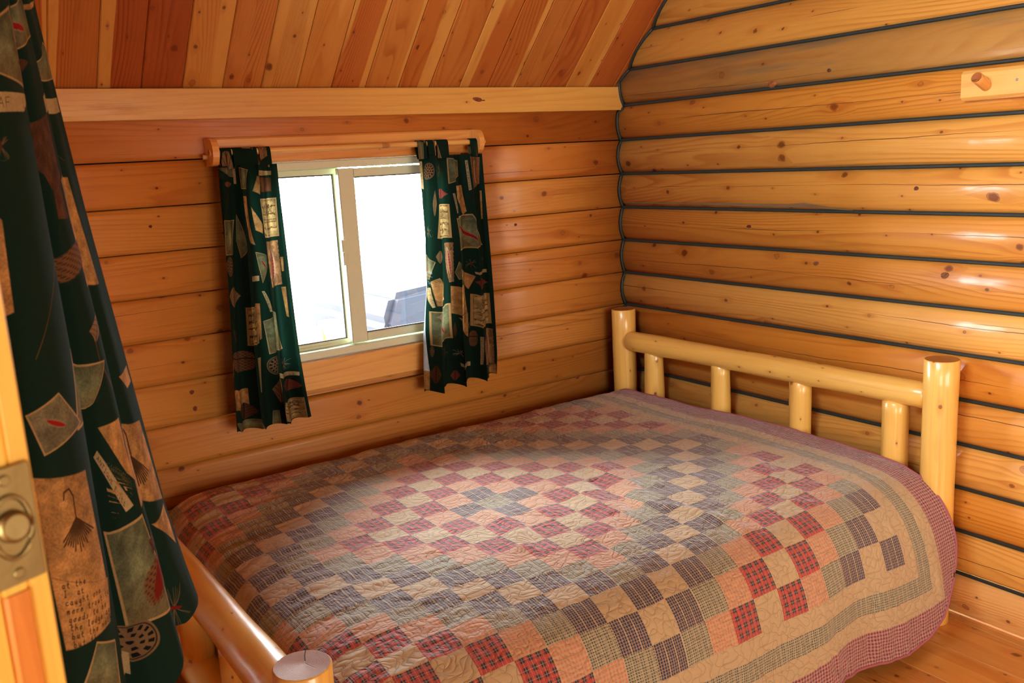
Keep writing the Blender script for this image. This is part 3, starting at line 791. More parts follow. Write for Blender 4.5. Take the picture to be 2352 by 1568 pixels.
def smooth_path(pts, n=800, sig=14):
    pts = np.array(pts, float); s = np.r_[0, np.cumsum(np.hypot(*np.diff(pts, axis=0).T))]
    t = np.linspace(0, s[-1], n); x = np.interp(t, s, pts[:, 0]); y = np.interp(t, s, pts[:, 1])
    k = np.exp(-0.5 * (np.arange(-3 * sig, 3 * sig + 1) / sig) ** 2); k /= k.sum()
    def f(a):
        p = np.r_[2 * a[0] - a[3 * sig:0:-1], a, 2 * a[-1] - a[-2:-3 * sig - 2:-1]]; return np.convolve(p, k, 'valid')
    x, y = f(x), f(y); s = np.r_[0, np.cumsum(np.hypot(np.diff(x), np.diff(y)))]
    return s, x, y
H = F0 + B4
NG = 500
ga = np.linspace(-H, H, NG); gb = np.linspace(-H, H, NG)
A_, B_ = np.meshgrid(ga, gb, indexing='ij')
# cross-section of the bed, back to front: (y, z)
ps, py_, pz_ = smooth_path([(-0.070, 0.20), (-0.070, 0.46), (-0.088, 0.535), (-0.16, 0.548), (-0.5, 0.545), (-1.0, 0.552), (-1.42, 0.548), (-1.56, 0.532), (-1.645, 0.475), (-1.690, 0.38),
                            (-1.712, 0.26), (-1.728, 0.12), (-1.740, -0.05)])
i0 = np.argmin(np.abs(py_ - QY)); sb = ps - ps[i0]            # arc from the centre line towards the front
slack = np.interp(-B_, [-1.3, 0, 0.37, 0.55, 0.74, 0.83, 0.92, 1.236], [-1.3, 0, 0.385, 0.53, 0.675, 0.765, 0.850, 1.165])   # cloth taken up by the wrinkles
bb = np.interp(slack, sb, np.arange(len(sb)))                   # B_ positive = towards the back wall
Y = np.interp(bb, np.arange(len(sb)), py_); Z = np.interp(bb, np.arange(len(sb)), pz_)
# length: head end flat to its edge, foot end tucked down inside the footboard
qs, qx_, qz_ = smooth_path([(0.3, 0.0), (-0.6, 0.0), (-1.8, 0.0), (-2.06, -0.004), (-2.165, -0.03), (-2.205, -0.10), (-2.208, -0.5)])
j0 = np.argmin(np.abs(qx_ - QX)); sa = qs - qs[j0]
X = np.interp(-A_, sa, qx_); dZ = np.interp(-A_, sa, qz_)
drop = np.clip((0.53 - Z) / 0.45, 0, 1) * (B_ < 0)
Z = Z + dZ * (1 - drop * 0.9)
X = np.where(drop > 0, X * (1 - drop) + (np.maximum(QX + A_, -2.21)) * drop, X)
# hanging side: soft folds, and the free corner at the head flares out past the post
fold = np.sin(A_ * 2 * PI / 0.47 + 0.8) * 0.5 + np.sin(A_ * 2 * PI / 0.29 + 2.1) * 0.28 + vnoise(A_ * 4, B_ * 1.5, 5) * 0.5
Y = Y - fold * 0.020 * drop - 0.012 * drop
Z = Z + drop * (np.sin(A_ * 2 * PI / 0.62 + 1.1) * 0.010)
near_head = np.clip((A_ - 0.95) / 0.28, 0, 1)
X = X + near_head * drop * 0.028
Y = Y - near_head ** 2 * np.clip((0.53 - Z) / 0.15, 0, 1) * (B_ < 0) * 0.012
# head edge sits on the mattress with a gentle wave
X = X - near_head * (1 - drop) * 0.016
X = X + near_head * (1 - drop) * (vnoise(B_ * 5, A_ * 0 + 1, 3) * 0.006)
top = (1 - drop) * np.clip((Z - 0.45) / 0.08, 0, 1)
rel = fbm(A_ * 3.2, B_ * 3.2, 11, 3) * 0.0055
def ridge(pts, hgt, wid, asym=0.0):
    r = np.zeros_like(X)
    for (p, q) in zip(pts[:-1], pts[1:]):
        p, q = np.array(p), np.array(q); L2 = ((q - p) ** 2).sum()
        t = np.clip(((X - p[0]) * (q[0] - p[0]) + (Y - p[1]) * (q[1] - p[1])) / L2, 0, 1)
        d = np.hypot(X - p[0] - t * (q[0] - p[0]), Y - p[1] - t * (q[1] - p[1]))
        r = np.maximum(r, np.exp(-(d / wid) ** 2))
    return r * hgt
wr = ridge([(-0.917, -0.899), (-0.944, -1.063), (-1.028, -1.217)], 0.012, 0.030)
wr -= ridge([(-1.022, -0.991), (-1.077, -1.243)], 0.012, 0.022)
wr += ridge([(-1.11, -1.00), (-1.15, -1.22)], 0.008, 0.028)
wr += ridge([(-1.032, -1.261), (-0.956, -1.385), (-0.917, -1.533)], 0.011, 0.026)
wr += ridge([(-1.446, -0.98), (-1.424, -1.11), (-1.50, -1.262)], 0.011, 0.028)
wr += ridge([(-1.206, -1.283), (-1.286, -1.449), (-1.33, -1.60)], 0.009, 0.028)
wr += ridge([(-0.485, -1.171), (-0.576, -1.376)], 0.008, 0.024) + ridge([(-0.645, -1.082), (-0.51, -1.115)], 0.007, 0.022)
wr += ridge([(-0.70, -1.02), (-0.82, -1.06), (-0.90, -1.16)], 0.009, 0.022)
for (a, b) in (((-2.16, -0.90), (-1.63, -1.01)), ((-2.16, -0.99), (-1.70, -1.127)), ((-2.15, -1.12), (-1.693, -1.236)), ((-2.14, -1.27), (-1.62, -1.42)), ((-2.17, -0.78), (-1.80, -0.84)), ((-2.15, -0.66), (-1.86, -0.70))):
    wr += ridge([a, b], 0.0045, 0.018)
foot = np.clip((-1.55 - X) / 0.5, 0, 1)
rel = rel + foot * (np.sin(Y * 2 * PI / 0.052 + fbm(A_ * 5, B_ * 5, 31) * 2.2) * 0.0014 + fbm(A_ * 6, B_ * 30, 41, 2) * 0.0022)
Z = Z + (wr * 0.75 + rel) * top
crz = fbm(A_ * 26, B_ * 26, 51, 2) * 0.0018
pl = fbm(A_ * 34 + vnoise(B_ * 6, A_ * 4, 8) * 1.6, B_ * 6, 61, 2) * 0.0026
sh = np.clip((0.56 - Z) / 0.05, 0, 1) * (B_ < -0.5)
Z = Z + crz * top + pl * sh * (1 - drop) * 0.7; Y = Y - (crz + pl) * 1.5 * drop
Z = np.maximum(Z, 0.012)
UVq = np.stack([A_ + vnoise(A_ * 5, B_ * 5, 71) * 0.003, B_ + vnoise(A_ * 5, B_ * 5, 72) * 0.003], -1)
Pq = np.stack([X, Y, Z], -1)
ax, ay = np.abs(A_), np.abs(B_); RC = 0.30
cornerd = np.hypot(np.maximum(ax - (H - RC), 0), np.maximum(ay - (H - RC), 0))
keep = ~((ax > H - RC) & (ay > H - RC) & (cornerd > RC + 0.003))
quilt = grid_mesh('quilt', Pq, UVq, M['quilt'], keep=keep)
tag(quilt, 'patchwork quilt of tan, navy, green and red checks with purple gingham border on the bed', 'quilt')
# rolled binding along the free edges (head side, front hem)
def qpoint(a, b):
    i = (a + H) / (2 * H) * (NG - 1); j = (b + H) / (2 * H) * (NG - 1)
    i0_, j0_ = int(min(max(i, 0), NG - 2)), int(min(max(j, 0), NG - 2)); fi, fj = i - i0_, j - j0_
    return Pq[i0_, j0_] * (1 - fi) * (1 - fj) + Pq[i0_ + 1, j0_] * fi * (1 - fj) + Pq[i0_, j0_ + 1] * (1 - fi) * fj + Pq[i0_ + 1, j0_ + 1] * fi * fj
path = [(H, b) for b in np.linspace(H - RC - 0.1, -(H - RC), 170)]
path += [(H - RC + RC * math.cos(t), -(H - RC) - RC * math.sin(t)) for t in np.linspace(0, PI / 2, 24)[1:]]
path += [(a, -H) for a in np.linspace(H - RC, -H + 0.2, 170)[1:]]
M['binding'] = plain('purple_binding', rgb(0.34, 0.10, 0.13), 0.9)
bnd = tube('binding', [qpoint(a, b) for a, b in path], 0.0042, M['binding'], None, n=6)
bnd.parent = quilt

def vn(x, y, seed):
    xi = np.floor(x).astype(np.int64); yi = np.floor(y).astype(np.int64); a, b = x - xi, y - yi
    a = a * a * (3 - 2 * a); b = b * b * (3 - 2 * b)
    def h(p, q):
        n_ = (p * 374761393 + q * 668265263 + seed * 974711) & 0x7fffffff
        n_ = ((n_ ^ (n_ >> 13)) * 1274126177) & 0x7fffffff
        return ((n_ ^ (n_ >> 16)) & 0xffff) / 65535.0 * 2 - 1
    return (h(xi, yi) * (1 - a) + h(xi + 1, yi) * a) * (1 - b) + (h(xi, yi + 1) * (1 - a) + h(xi + 1, yi + 1) * a) * b
def window_panel(side, nu=260, nv=200):
    """gathered panel hanging from the rod; returns P (nu,nv,3) and UV 0..1"""
    U_, V_ = np.meshgrid(np.linspace(0, 1, nu), np.linspace(0, 1, nv), indexing='ij')
    if side == 'L':
        zt = [1.622, 1.49, 1.31, 1.13, 0.95, 0.80, 0.71]
        xl = [-1.853, -1.860, -1.868, -1.878, -1.890, -1.900, -1.906]
        xr = [-1.652, -1.652, -1.650, -1.648, -1.645, -1.636, -1.628]
        fr = [(3.1, 0.9, 1.0), (6.3, 2.2, 0.35)]
    else:
        zt = [1.622, 1.49, 1.31, 1.13, 0.95, 0.80, 0.705]
        xl = [-1.090, -1.087, -1.084, -1.092, -1.120, -1.133, -1.138]
        xr = [-0.802, -0.800, -0.797, -0.795, -0.792, -0.789, -0.792]
        fr = [(3.4, 3.6, 1.0), (6.9, 0.4, 0.35)]
    Z = 1.622 + (0.712 - 1.622) * V_
    zz = np.array(zt)[::-1]; XL_ = np.interp(Z, zz, np.array(xl)[::-1]); XR_ = np.interp(Z, zz, np.array(xr)[::-1])
    ph = U_ + vn(V_ * 1.7, U_ * 0 + 3.3, 9) * 0.03 + vn(U_ * 2, V_ * 1.2, 19) * 0.03
    amp = 0.020 + 0.022 * V_
    f = 0
    for k, p, a in fr: f = f + a * np.sin(2 * np.pi * k * ph + p)
    f2 = 0
    for k, p, a in fr: f2 = f2 + a * np.cos(2 * np.pi * k * ph + p)
    Y = -0.086 - f * amp * 0.8 - 0.010 * V_
    X = XL_ + (XR_ - XL_) * U_ + f2 * amp * 0.30 * np.sin(np.pi * U_)
    Z = Z + V_ * (np.sin(2 * np.pi * 3.1 * U_ + 1.5) * 0.006 - (0.012 if side == 'L' else -0.004) * np.sin(U_ * 3.0)) + 0.0
    if side == 'R': Z = Z - V_ * 0.012 * (1 - U_)
    return np.stack([X, Y, Z], -1), np.stack([U_, V_], -1)
def catmull(c, t):
    n = len(c); k = np.clip(np.floor(t).astype(int), 0, n - 2); f = (t - k)[:, None, None]
    g = lambda i: c[np.clip(i, 0, n - 1)]
    p0, p1, p2, p3 = g(k - 1), g(k), g(k + 1), g(k + 2)
    return 0.5 * (2 * p1 + (p2 - p0) * f + (2 * p0 - 5 * p1 + 4 * p2 - p3) * f ** 2 + (3 * p1 - p0 - 3 * p2 + p3) * f ** 3)
def big_panel(ctrl, zrows, nu=300, nv=220):
    """ctrl[col][row] = (x, y) of the hanging folds at the heights zrows"""
    c = np.array(ctrl); nc = c.shape[0]
    z = np.linspace(zrows[0], zrows[-1], nv)
    cc = np.stack([np.stack([np.interp(-z, -np.array(zrows), c[i, :, k]) for k in (0, 1)], -1) for i in range(nc)])
    t = np.linspace(0, nc - 1, nu)
    P = catmull(cc, t)
    hem = np.interp(np.linspace(0, 1, nu), [0, 0.42, 0.62, 0.80, 1.0], [0.90, 0.90, 0.972, 0.962, 0.976])[:, None]
    zz = zrows[0] - (zrows[0] - z)[None, :] * (zrows[0] - hem) / (zrows[0] - zrows[-1])
    U_, V_ = np.meshgrid(np.linspace(0, 1, nu), np.linspace(0, 1, nv), indexing='ij')
    return np.concatenate([P, zz[..., None]], -1), np.stack([U_, V_], -1)

BIG_Z = [2.03, 1.85, 1.7, 1.55, 1.4, 1.25, 1.1, 1.0, 0.945]
BIG_C = [[[-2.7253,-2.1297],[-2.7425,-2.1181],[-2.7435,-2.1174],[-2.7433,-2.1176],[-2.7425,-2.1181],[-2.7433,-2.1175],[-2.7448,-2.1166],[-2.7458,-2.1159],[-2.7463,-2.1156]],[[-2.6901,-2.1593],[-2.7059,-2.1487],[-2.7057,-2.1489],[-2.7042,-2.1499],[-2.702,-2.1513],[-2.7017,-2.1516],[-2.7018,-2.1515],[-2.7019,-2.1514],[-2.702,-2.1514]],[[-2.6593,-2.1379],[-2.6747,-2.1275],[-2.6735,-2.1283],[-2.671,-2.13],[-2.6679,-2.1321],[-2.6667,-2.1329],[-2.6655,-2.1337],[-2.6652,-2.1339],[-2.6649,-2.1341]],[[-2.6373,-2.0804],[-2.6521,-2.0704],[-2.6506,-2.0714],[-2.6476,-2.0735],[-2.6438,-2.076],[-2.6423,-2.077],[-2.6402,-2.0784],[-2.6398,-2.0787],[-2.6393,-2.079]],[[-2.6411,-1.9995],[-2.653,-1.9915],[-2.6519,-1.9923],[-2.6491,-1.9941],[-2.6456,-1.9965],[-2.6442,-1.9974],[-2.6422,-1.9988],[-2.6422,-1.9988],[-2.6419,-1.9989]],[[-2.6283,-1.984],[-2.6361,-1.9788],[-2.6302,-1.9828],[-2.6248,-1.9864],[-2.6173,-1.9914],[-2.6116,-1.9952],[-2.603,-2.001],[-2.5991,-2.0036],[-2.5963,-2.0055]],[[-2.6276,-1.9544],[-2.6302,-1.9526],[-2.619,-1.9601],[-2.6109,-1.9656],[-2.5991,-1.9735],[-2.5887,-1.9805],[-2.5723,-1.9915],[-2.5646,-1.9967],[-2.5589,-2.0005]],[[-2.6219,-1.9221],[-2.6223,-1.9218],[-2.6111,-1.9293],[-2.603,-1.9348],[-2.591,-1.9428],[-2.5805,-1.9499],[-2.5647,-1.9605],[-2.5567,-1.9658],[-2.551,-1.9697]],[[-2.6244,-1.8662],[-2.6219,-1.8679],[-2.6109,-1.8752],[-2.6031,-1.8805],[-2.5912,-1.8884],[-2.5808,-1.8954],[-2.5667,-1.9049],[-2.5579,-1.9108],[-2.5523,-1.9146]],[[-2.6079,-1.8411],[-2.6036,-1.844],[-2.5923,-1.8516],[-2.5819,-1.8585],[-2.5683,-1.8677],[-2.5554,-1.8764],[-2.5405,-1.8864],[-2.5276,-1.895],[-2.5204,-1.8999]],[[-2.6016,-1.8092],[-2.5958,-1.8131],[-2.5843,-1.8208],[-2.5717,-1.8293],[-2.5567,-1.8394],[-2.5415,-1.8496],[-2.5261,-1.8599],[-2.5108,-1.8702],[-2.5009,-1.8768]],[[-2.5956,-1.7868],[-2.5882,-1.7917],[-2.5767,-1.7994],[-2.564,-1.808],[-2.5488,-1.8181],[-2.5336,-1.8284],[-2.5187,-1.8383],[-2.5032,-1.8488],[-2.4933,-1.8554]]]
PR_L = [('card',[[0.0,0.005],[0.266,0.005],[0.255,0.0402],[0.023,0.0151]],''),('label',[[0.259,0.005],[0.278,0.005],[0.278,0.0653],[0.259,0.0653]],'FLY'),('dot',[[0.073,0.0553],[0.236,0.0553],[0.232,0.0754],[0.1,0.0754]],''),('rod',[[0.193,0.0804],[0.12,0.1156],[0.0,0.2211]],''),('card',[[0.309,0.005],[0.541,0.0151],[0.475,0.0854],[0.317,0.0854]],''),('paper',[[0.61,0.0402],[0.66,0.0452],[0.625,0.1106],[0.564,0.0955]],''),('label',[[0.649,0.0201],[0.9,0.0251],[0.896,0.0402],[0.629,0.0402]],'ANGLING'),('brown',[[0.633,0.0452],[0.892,0.0503],[0.884,0.1005],[0.656,0.1005]],''),('card',[[0.015,0.196],[0.236,0.196],[0.174,0.3216],[0.0,0.3266]],''),('card',[[0.255,0.1759],[0.34,0.3065],[0.255,0.3417],[0.236,0.2714]],''),('paper',[[0.355,0.1106],[0.459,0.1106],[0.544,0.2965],[0.444,0.2714]],''),('paper',[[0.541,0.1508],[0.614,0.2211],[0.606,0.2563],[0.556,0.2412]],''),('etch',[[0.618,0.1256],[0.923,0.1256],[0.907,0.2714],[0.633,0.2714]],''),('fishstrip',[[0.656,0.2864],[0.888,0.2864],[0.884,0.4573],[0.718,0.4623]],''),('reel',[[0.0,0.3317],[0.151,0.3317],[0.124,0.407],[0.0,0.402]],''),('leaf',[[0.015,0.4422],[0.232,0.4422],[0.22,0.5226],[0.0,0.5176]],''),('rod',[[0.116,0.5075],[0.104,0.5628]],''),('card',[[0.537,0.3216],[0.618,0.3367],[0.614,0.3819],[0.56,0.4422]],'r'),('label',[[0.432,0.407],[0.544,0.4121],[0.541,0.4322],[0.429,0.4271]],''),('label',[[0.548,0.4724],[0.564,0.4724],[0.629,0.5528],[0.587,0.5528]],'ANTIQUE'),('paper',[[0.892,0.3518],[0.919,0.3518],[0.911,0.407],[0.892,0.407]],''),('etch',[[0.247,0.5276],[0.51,0.5226],[0.498,0.6683],[0.239,0.6734]],''),('paper',[[0.483,0.5126],[0.529,0.5176],[0.521,0.6533],[0.506,0.6583]],''),('card',[[0.537,0.5879],[0.614,0.5729],[0.699,0.6935],[0.552,0.7186]],''),('card',[[0.633,0.5477],[0.737,0.5578],[0.834,0.7085],[0.649,0.7035]],''),('paper',[[0.873,0.4673],[0.911,0.4673],[0.907,0.5879],[0.888,0.5829]],''),('fly',[[0.0,0.603],[0.193,0.608],[0.185,0.6583],[0.0,0.6533]],''),('basket',[[0.008,0.6834],[0.309,0.6884],[0.293,0.7739],[0.004,0.7688]],''),('paper',[[0.0,0.7286],[0.015,0.7387],[0.0,0.804],[0.0,0.7739]],''),('reel',[[0.537,0.7236],[0.707,0.7236],[0.622,0.799],[0.529,0.799]],''),('fly',[[0.772,0.7337],[0.903,0.7437],[0.888,0.804],[0.737,0.7889]],'w'),('label',[[0.633,0.794],[0.938,0.809],[0.934,0.8241],[0.637,0.8141]],'TACKLE'),('leaf',[[0.737,0.8241],[0.954,0.8442],[0.934,0.8894],[0.71,0.8693]],'r'),('label',[[0.413,0.7186],[0.502,0.7236],[0.479,0.8543],[0.413,0.8543]],'FLY FISHING'),('leaf',[[0.556,0.804],[0.737,0.804],[0.645,0.9146],[0.544,0.9146]],''),('paper',[[0.0,0.8392],[0.224,0.8392],[0.228,0.9146],[0.015,0.9196]],'s'),('leaf',[[0.104,0.8894],[0.282,0.8995],[0.27,0.9648],[0.108,0.9548]],'b'),('card',[[0.008,0.9698],[0.324,0.9598],[0.425,1.0],[0.093,1.0]],''),('etch',[[0.714,0.9146],[0.946,0.9146],[0.946,1.0],[0.641,0.9899]],''),('card',[[0.544,0.9447],[0.575,0.9447],[0.579,1.0],[0.537,1.0]],'')]
PR_R = [('label',[[0.0,0.0201],[0.066,0.0201],[0.054,0.1357],[0.0,0.1307]],'FIRE'),('reel',[[0.116,0.0251],[0.193,0.0302],[0.178,0.0955],[0.069,0.0955]],''),('card',[[0.425,0.0101],[0.618,0.0251],[0.61,0.0905],[0.421,0.1206]],'r'),('fly',[[0.22,0.0402],[0.417,0.0452],[0.409,0.0854],[0.216,0.0804]],''),('label',[[0.71,0.0251],[0.73,0.0251],[0.741,0.1508],[0.718,0.1558]],'FLY FISHING'),('fishstrip',[[0.757,0.0101],[0.981,0.0151],[0.961,0.1307],[0.772,0.1508]],''),('leaf',[[0.212,0.1357],[0.413,0.1407],[0.409,0.1859],[0.197,0.1759]],'r'),('paper',[[0.479,0.1307],[0.668,0.1307],[0.691,0.2462],[0.66,0.2613]],'s'),('label',[[0.44,0.1608],[0.459,0.1608],[0.486,0.2412],[0.459,0.2462]],'TROUT FLIES'),('etch',[[0.193,0.201],[0.413,0.206],[0.405,0.3518],[0.147,0.3417]],''),('leaf',[[0.158,0.1407],[0.185,0.1407],[0.162,0.2513],[0.135,0.2513]],''),('card',[[0.448,0.2663],[0.726,0.2563],[0.95,0.402],[0.471,0.4121]],'f'),('fly',[[0.035,0.2915],[0.162,0.2915],[0.151,0.3417],[0.012,0.3367]],'w'),('paper',[[0.958,0.1608],[0.977,0.1608],[0.969,0.2864],[0.954,0.2864]],''),('fishstrip',[[0.309,0.3719],[0.409,0.3719],[0.394,0.5427],[0.367,0.5477]],''),('leaf',[[0.131,0.392],[0.185,0.392],[0.174,0.4472],[0.124,0.4472]],''),('card',[[0.004,0.407],[0.124,0.4422],[0.073,0.5176],[0.008,0.5126]],'r'),('stamp',[[0.432,0.4523],[0.579,0.5025],[0.421,0.5327],[0.402,0.5025]],''),('fly',[[0.664,0.4472],[0.714,0.4472],[0.707,0.5025],[0.66,0.5075]],'r'),('fly',[[0.857,0.4422],[0.969,0.4523],[0.965,0.5075],[0.846,0.4925]],''),('label',[[0.703,0.5126],[0.969,0.5126],[0.969,0.5276],[0.707,0.5226]],'TROUT LAKE'),('leaf',[[0.703,0.5327],[0.973,0.5477],[0.969,0.598],[0.699,0.5829]],'r'),('paper',[[0.467,0.4673],[0.707,0.5327],[0.664,0.593],[0.579,0.5377]],'s'),('paper',[[0.081,0.5276],[0.139,0.5075],[0.286,0.6131],[0.12,0.6281]],'s'),('label',[[0.008,0.5528],[0.081,0.5528],[0.112,0.6332],[0.097,0.6382]],'FLY ROD'),('paper',[[0.375,0.5628],[0.622,0.5628],[0.653,0.6985],[0.378,0.6834]],'s'),('etch',[[0.672,0.6131],[0.977,0.6231],[0.981,0.7638],[0.668,0.7588]],''),('card',[[0.077,0.6533],[0.375,0.6382],[0.386,0.794],[0.089,0.799]],'f'),('paper',[[0.413,0.6985],[0.656,0.6985],[0.656,0.7538],[0.653,0.809]],'s'),('leaf',[[0.386,0.7236],[0.405,0.7186],[0.405,0.7889],[0.386,0.7889]],'b'),('basket',[[0.66,0.7789],[0.703,0.7739],[0.699,0.8543],[0.656,0.8543]],''),('label',[[0.714,0.804],[0.749,0.799],[0.726,0.9296],[0.71,0.9347]],'FLY FISHING'),('fishstrip',[[0.888,0.7789],[0.985,0.7889],[0.988,0.9548],[0.764,0.9246]],''),('fly',[[0.29,0.8191],[0.378,0.8291],[0.378,0.8794],[0.17,0.8442]],'r'),('fly',[[0.394,0.8342],[0.44,0.8241],[0.436,0.8794],[0.394,0.8894]],'w'),('label',[[0.417,0.8995],[0.664,0.9246],[0.664,0.9447],[0.421,0.9146]],'TACKLE'),('leaf',[[0.089,0.8844],[0.147,0.8794],[0.143,0.9598],[0.089,0.9698]],'b'),('leaf',[[0.375,0.9397],[0.417,0.9347],[0.417,0.9799],[0.375,0.9899]],'r'),('fly',[[0.436,0.9347],[0.66,0.9698],[0.629,1.0],[0.432,0.9698]],''),('paper',[[0.981,0.9598],[0.996,0.9497],[1.0,1.0],[0.869,0.9899]],''),('reel',[[0.085,0.804],[0.108,0.799],[0.108,0.8492],[0.089,0.8492]],''),('lining',[[0.0,0.4774],[0.0,0.4824],[0.089,0.9146],[0.0,0.9095]],''),('paper',[[0.0,0.9095],[0.089,0.9146],[0.089,1.0],[0.0,0.9899]],'')]
PR_B = [('card',[[0.14,0.2466],[0.254,0.2192],[0.271,0.2922],[0.144,0.2831]],''),('label',[[0.094,0.3014],[0.298,0.2968],[0.237,0.3151],[0.087,0.3196]],'LEAF  LF'),('label',[[0.572,0.3059],[0.973,0.3014],[0.967,0.3196],[0.572,0.3242]],'X I'),('card',[[0.274,0.21],[0.595,0.2009],[0.659,0.242],[0.258,0.2511]],'r'),('paper',[[0.612,0.2055],[0.99,0.1826],[0.943,0.1918],[0.796,0.2009]],''),('card',[[0.96,0.2329],[1.0,0.2374],[1.0,0.2785],[0.602,0.2877]],''),('brown',[[0.274,0.3151],[0.575,0.3242],[0.565,0.3881],[0.435,0.3744]],''),('brown',[[0.428,0.3699],[0.575,0.3881],[0.542,0.4064],[0.458,0.3927]],''),('brown',[[0.465,0.3927],[0.542,0.4018],[0.555,0.4384],[0.462,0.4247]],''),('leaf',[[0.274,0.2557],[0.482,0.2511],[0.445,0.274],[0.237,0.2831]],'b'),('fly',[[0.569,0.347],[0.97,0.347],[0.836,0.3744],[0.512,0.3653]],'b'),('fly',[[0.117,0.3333],[0.167,0.3333],[0.151,0.3607],[0.104,0.3607]],'b'),('paper',[[0.572,0.3973],[0.803,0.3973],[0.849,0.5342],[0.589,0.5251]],''),('fishb',[[0.421,0.4521],[0.796,0.4886],[0.582,0.5068],[0.244,0.4658]],''),('rod',[[0.261,0.4566],[0.191,0.5023],[0.127,0.5388]],''),('paper',[[0.087,0.4018],[0.107,0.411],[0.097,0.4932],[0.067,0.4977]],''),('leaf',[[0.515,0.5479],[0.786,0.5799],[0.565,0.5845],[0.488,0.5662]],''),('rod',[[0.528,0.5753],[0.528,0.5982],[0.602,0.653]],'k'),('card',[[0.268,0.5434],[0.572,0.6073],[0.445,0.6256],[0.221,0.621]],'r'),('paper',[[0.809,0.653],[0.953,0.653],[0.957,0.6758],[0.866,0.6758]],''),('stamp',[[0.08,0.589],[0.174,0.5753],[0.247,0.6164],[0.107,0.6301]],''),('paper',[[0.07,0.6484],[0.227,0.6621],[0.244,0.7854],[0.077,0.7489]],'F'),('paper',[[0.077,0.7489],[0.254,0.7854],[0.227,0.8265],[0.084,0.8265]],'H'),('label',[[0.418,0.6804],[0.431,0.6758],[0.522,0.7717],[0.485,0.7671]],'ANTIQUE FLIES'),('paper',[[0.445,0.653],[0.579,0.6804],[0.582,0.7626],[0.532,0.7352]],''),('paper',[[0.599,0.6986],[0.92,0.726],[0.95,0.8447],[0.562,0.79]],'F'),('paper',[[0.783,0.8539],[0.94,0.8493],[0.946,0.8767],[0.933,0.9087]],'s'),('card',[[0.408,0.7671],[0.555,0.7945],[0.592,0.9361],[0.418,0.8858]],''),('fishr',[[0.502,0.8356],[0.789,0.895],[0.545,0.9087],[0.462,0.8813]],''),('leaf',[[0.562,0.8219],[0.793,0.8676],[0.572,0.8539],[0.528,0.8356]],'b'),('reel',[[0.418,0.8767],[0.512,0.9132],[0.488,0.9543],[0.264,0.8813]],''),('fly',[[0.786,0.9589],[0.93,0.9909],[0.823,1.0],[0.575,0.9498]],'r'),('card',[[0.164,0.8311],[0.234,0.8493],[0.224,0.9132],[0.094,0.8767]],''),('label',[[0.261,0.8767],[0.415,0.9178],[0.411,0.9452],[0.258,0.8995]],'R')]

# ------------------------------------------------------------------ curtains: dark green cotton printed with angling pictures
GL = {'A': '0,0 .5,1 1,0|.2,.4 .8,.4', 'B': '0,0 0,1 .7,1 .8,.75 .6,.55 0,.55|.6,.55 .9,.3 .7,0 0,0', 'C': '1,.85 .6,1 .1,.8 0,.5 .1,.2 .6,0 1,.15', 'D': '0,0 0,1 .6,1 1,.6 1,.4 .6,0 0,0',
      'E': '.9,0 0,0 0,1 .9,1|0,.5 .7,.5', 'F': '0,0 0,1 .9,1|0,.52 .7,.52', 'G': '1,.85 .6,1 .1,.8 0,.5 .1,.2 .6,0 1,.15 1,.45 .6,.45', 'H': '0,0 0,1|1,0 1,1|0,.5 1,.5', 'I': '.5,0 .5,1|.3,0 .7,0|.3,1 .7,1',
      'K': '0,0 0,1|.9,1 0,.45 .9,0', 'L': '0,1 0,0 .9,0', 'N': '0,0 0,1 1,0 1,1', 'O': '.5,0 0,.3 0,.7 .5,1 1,.7 1,.3 .5,0', 'Q': '.5,0 0,.3 0,.7 .5,1 1,.7 1,.3 .5,0|.6,.3 1.1,-.1', 'R': '0,0 0,1 .7,1 .9,.75 .7,.5 0,.5|.5,.5 1,0',
      'S': '.9,.85 .5,1 .1,.8 .2,.6 .8,.4 .9,.2 .5,0 .1,.15', 'T': '.5,0 .5,1|0,1 1,1', 'U': '0,1 0,.3 .5,0 1,.3 1,1', 'X': '0,0 1,1|0,1 1,0', 'Y': '.5,0 .5,.5 0,1|.5,.5 1,1',
      'a': '.8,.5 .3,.55 .1,.2 .4,0 .8,.3 .8,.5 .8,.05 1,0', 'b': '.1,1 .1,.05 .6,0 .8,.3 .5,.5 .1,.35', 'c': '.8,.5 .3,.5 .1,.2 .4,0 .9,.1', 'd': '.8,.5 .3,.5 .1,.2 .4,0 .8,.2 .85,1 .85,0', 'e': '.1,.25 .8,.35 .5,.55 .15,.35 .2,0 .9,.1',
      'g': '.8,.5 .3,.5 .1,.2 .4,.05 .8,.3 .8,.5 .7,-.4 .2,-.4', 'h': '.1,1 .1,0|.1,.35 .5,.5 .7,.3 .8,0', 'i': '.4,.5 .4,0 .7,.05|.4,.75 .45,.8', 'l': '.3,0 .4,1 .6,.9 .4,.1 .8,0', 'm': '0,.5 .05,0|.05,.4 .3,.5 .4,0|.4,.4 .7,.5 .8,0',
      'n': '.1,.5 .15,0|.15,.4 .5,.5 .7,.3 .8,0', 'o': '.5,.5 .1,.3 .3,0 .7,.1 .7,.4 .5,.5 .9,.5', 'r': '.2,.5 .25,0|.25,.4 .5,.5 .8,.45', 's': '.7,.5 .3,.45 .6,.2 .3,0 .1,.1', 't': '.4,.9 .35,.1 .8,0|.1,.55 .7,.6', 'u': '.1,.5 .2,.05 .6,.1 .7,.5 .75,0 .9,0', 'y': '.1,.5 .3,.1 .7,.2 .8,.5 .7,-.4 .3,-.4', 'w': '.1,.5 .25,0 .45,.4 .65,0 .85,.5', 'p': '.1,.5 .1,-.4|.1,.4 .6,.5 .8,.2 .4,0 .1,.1'}
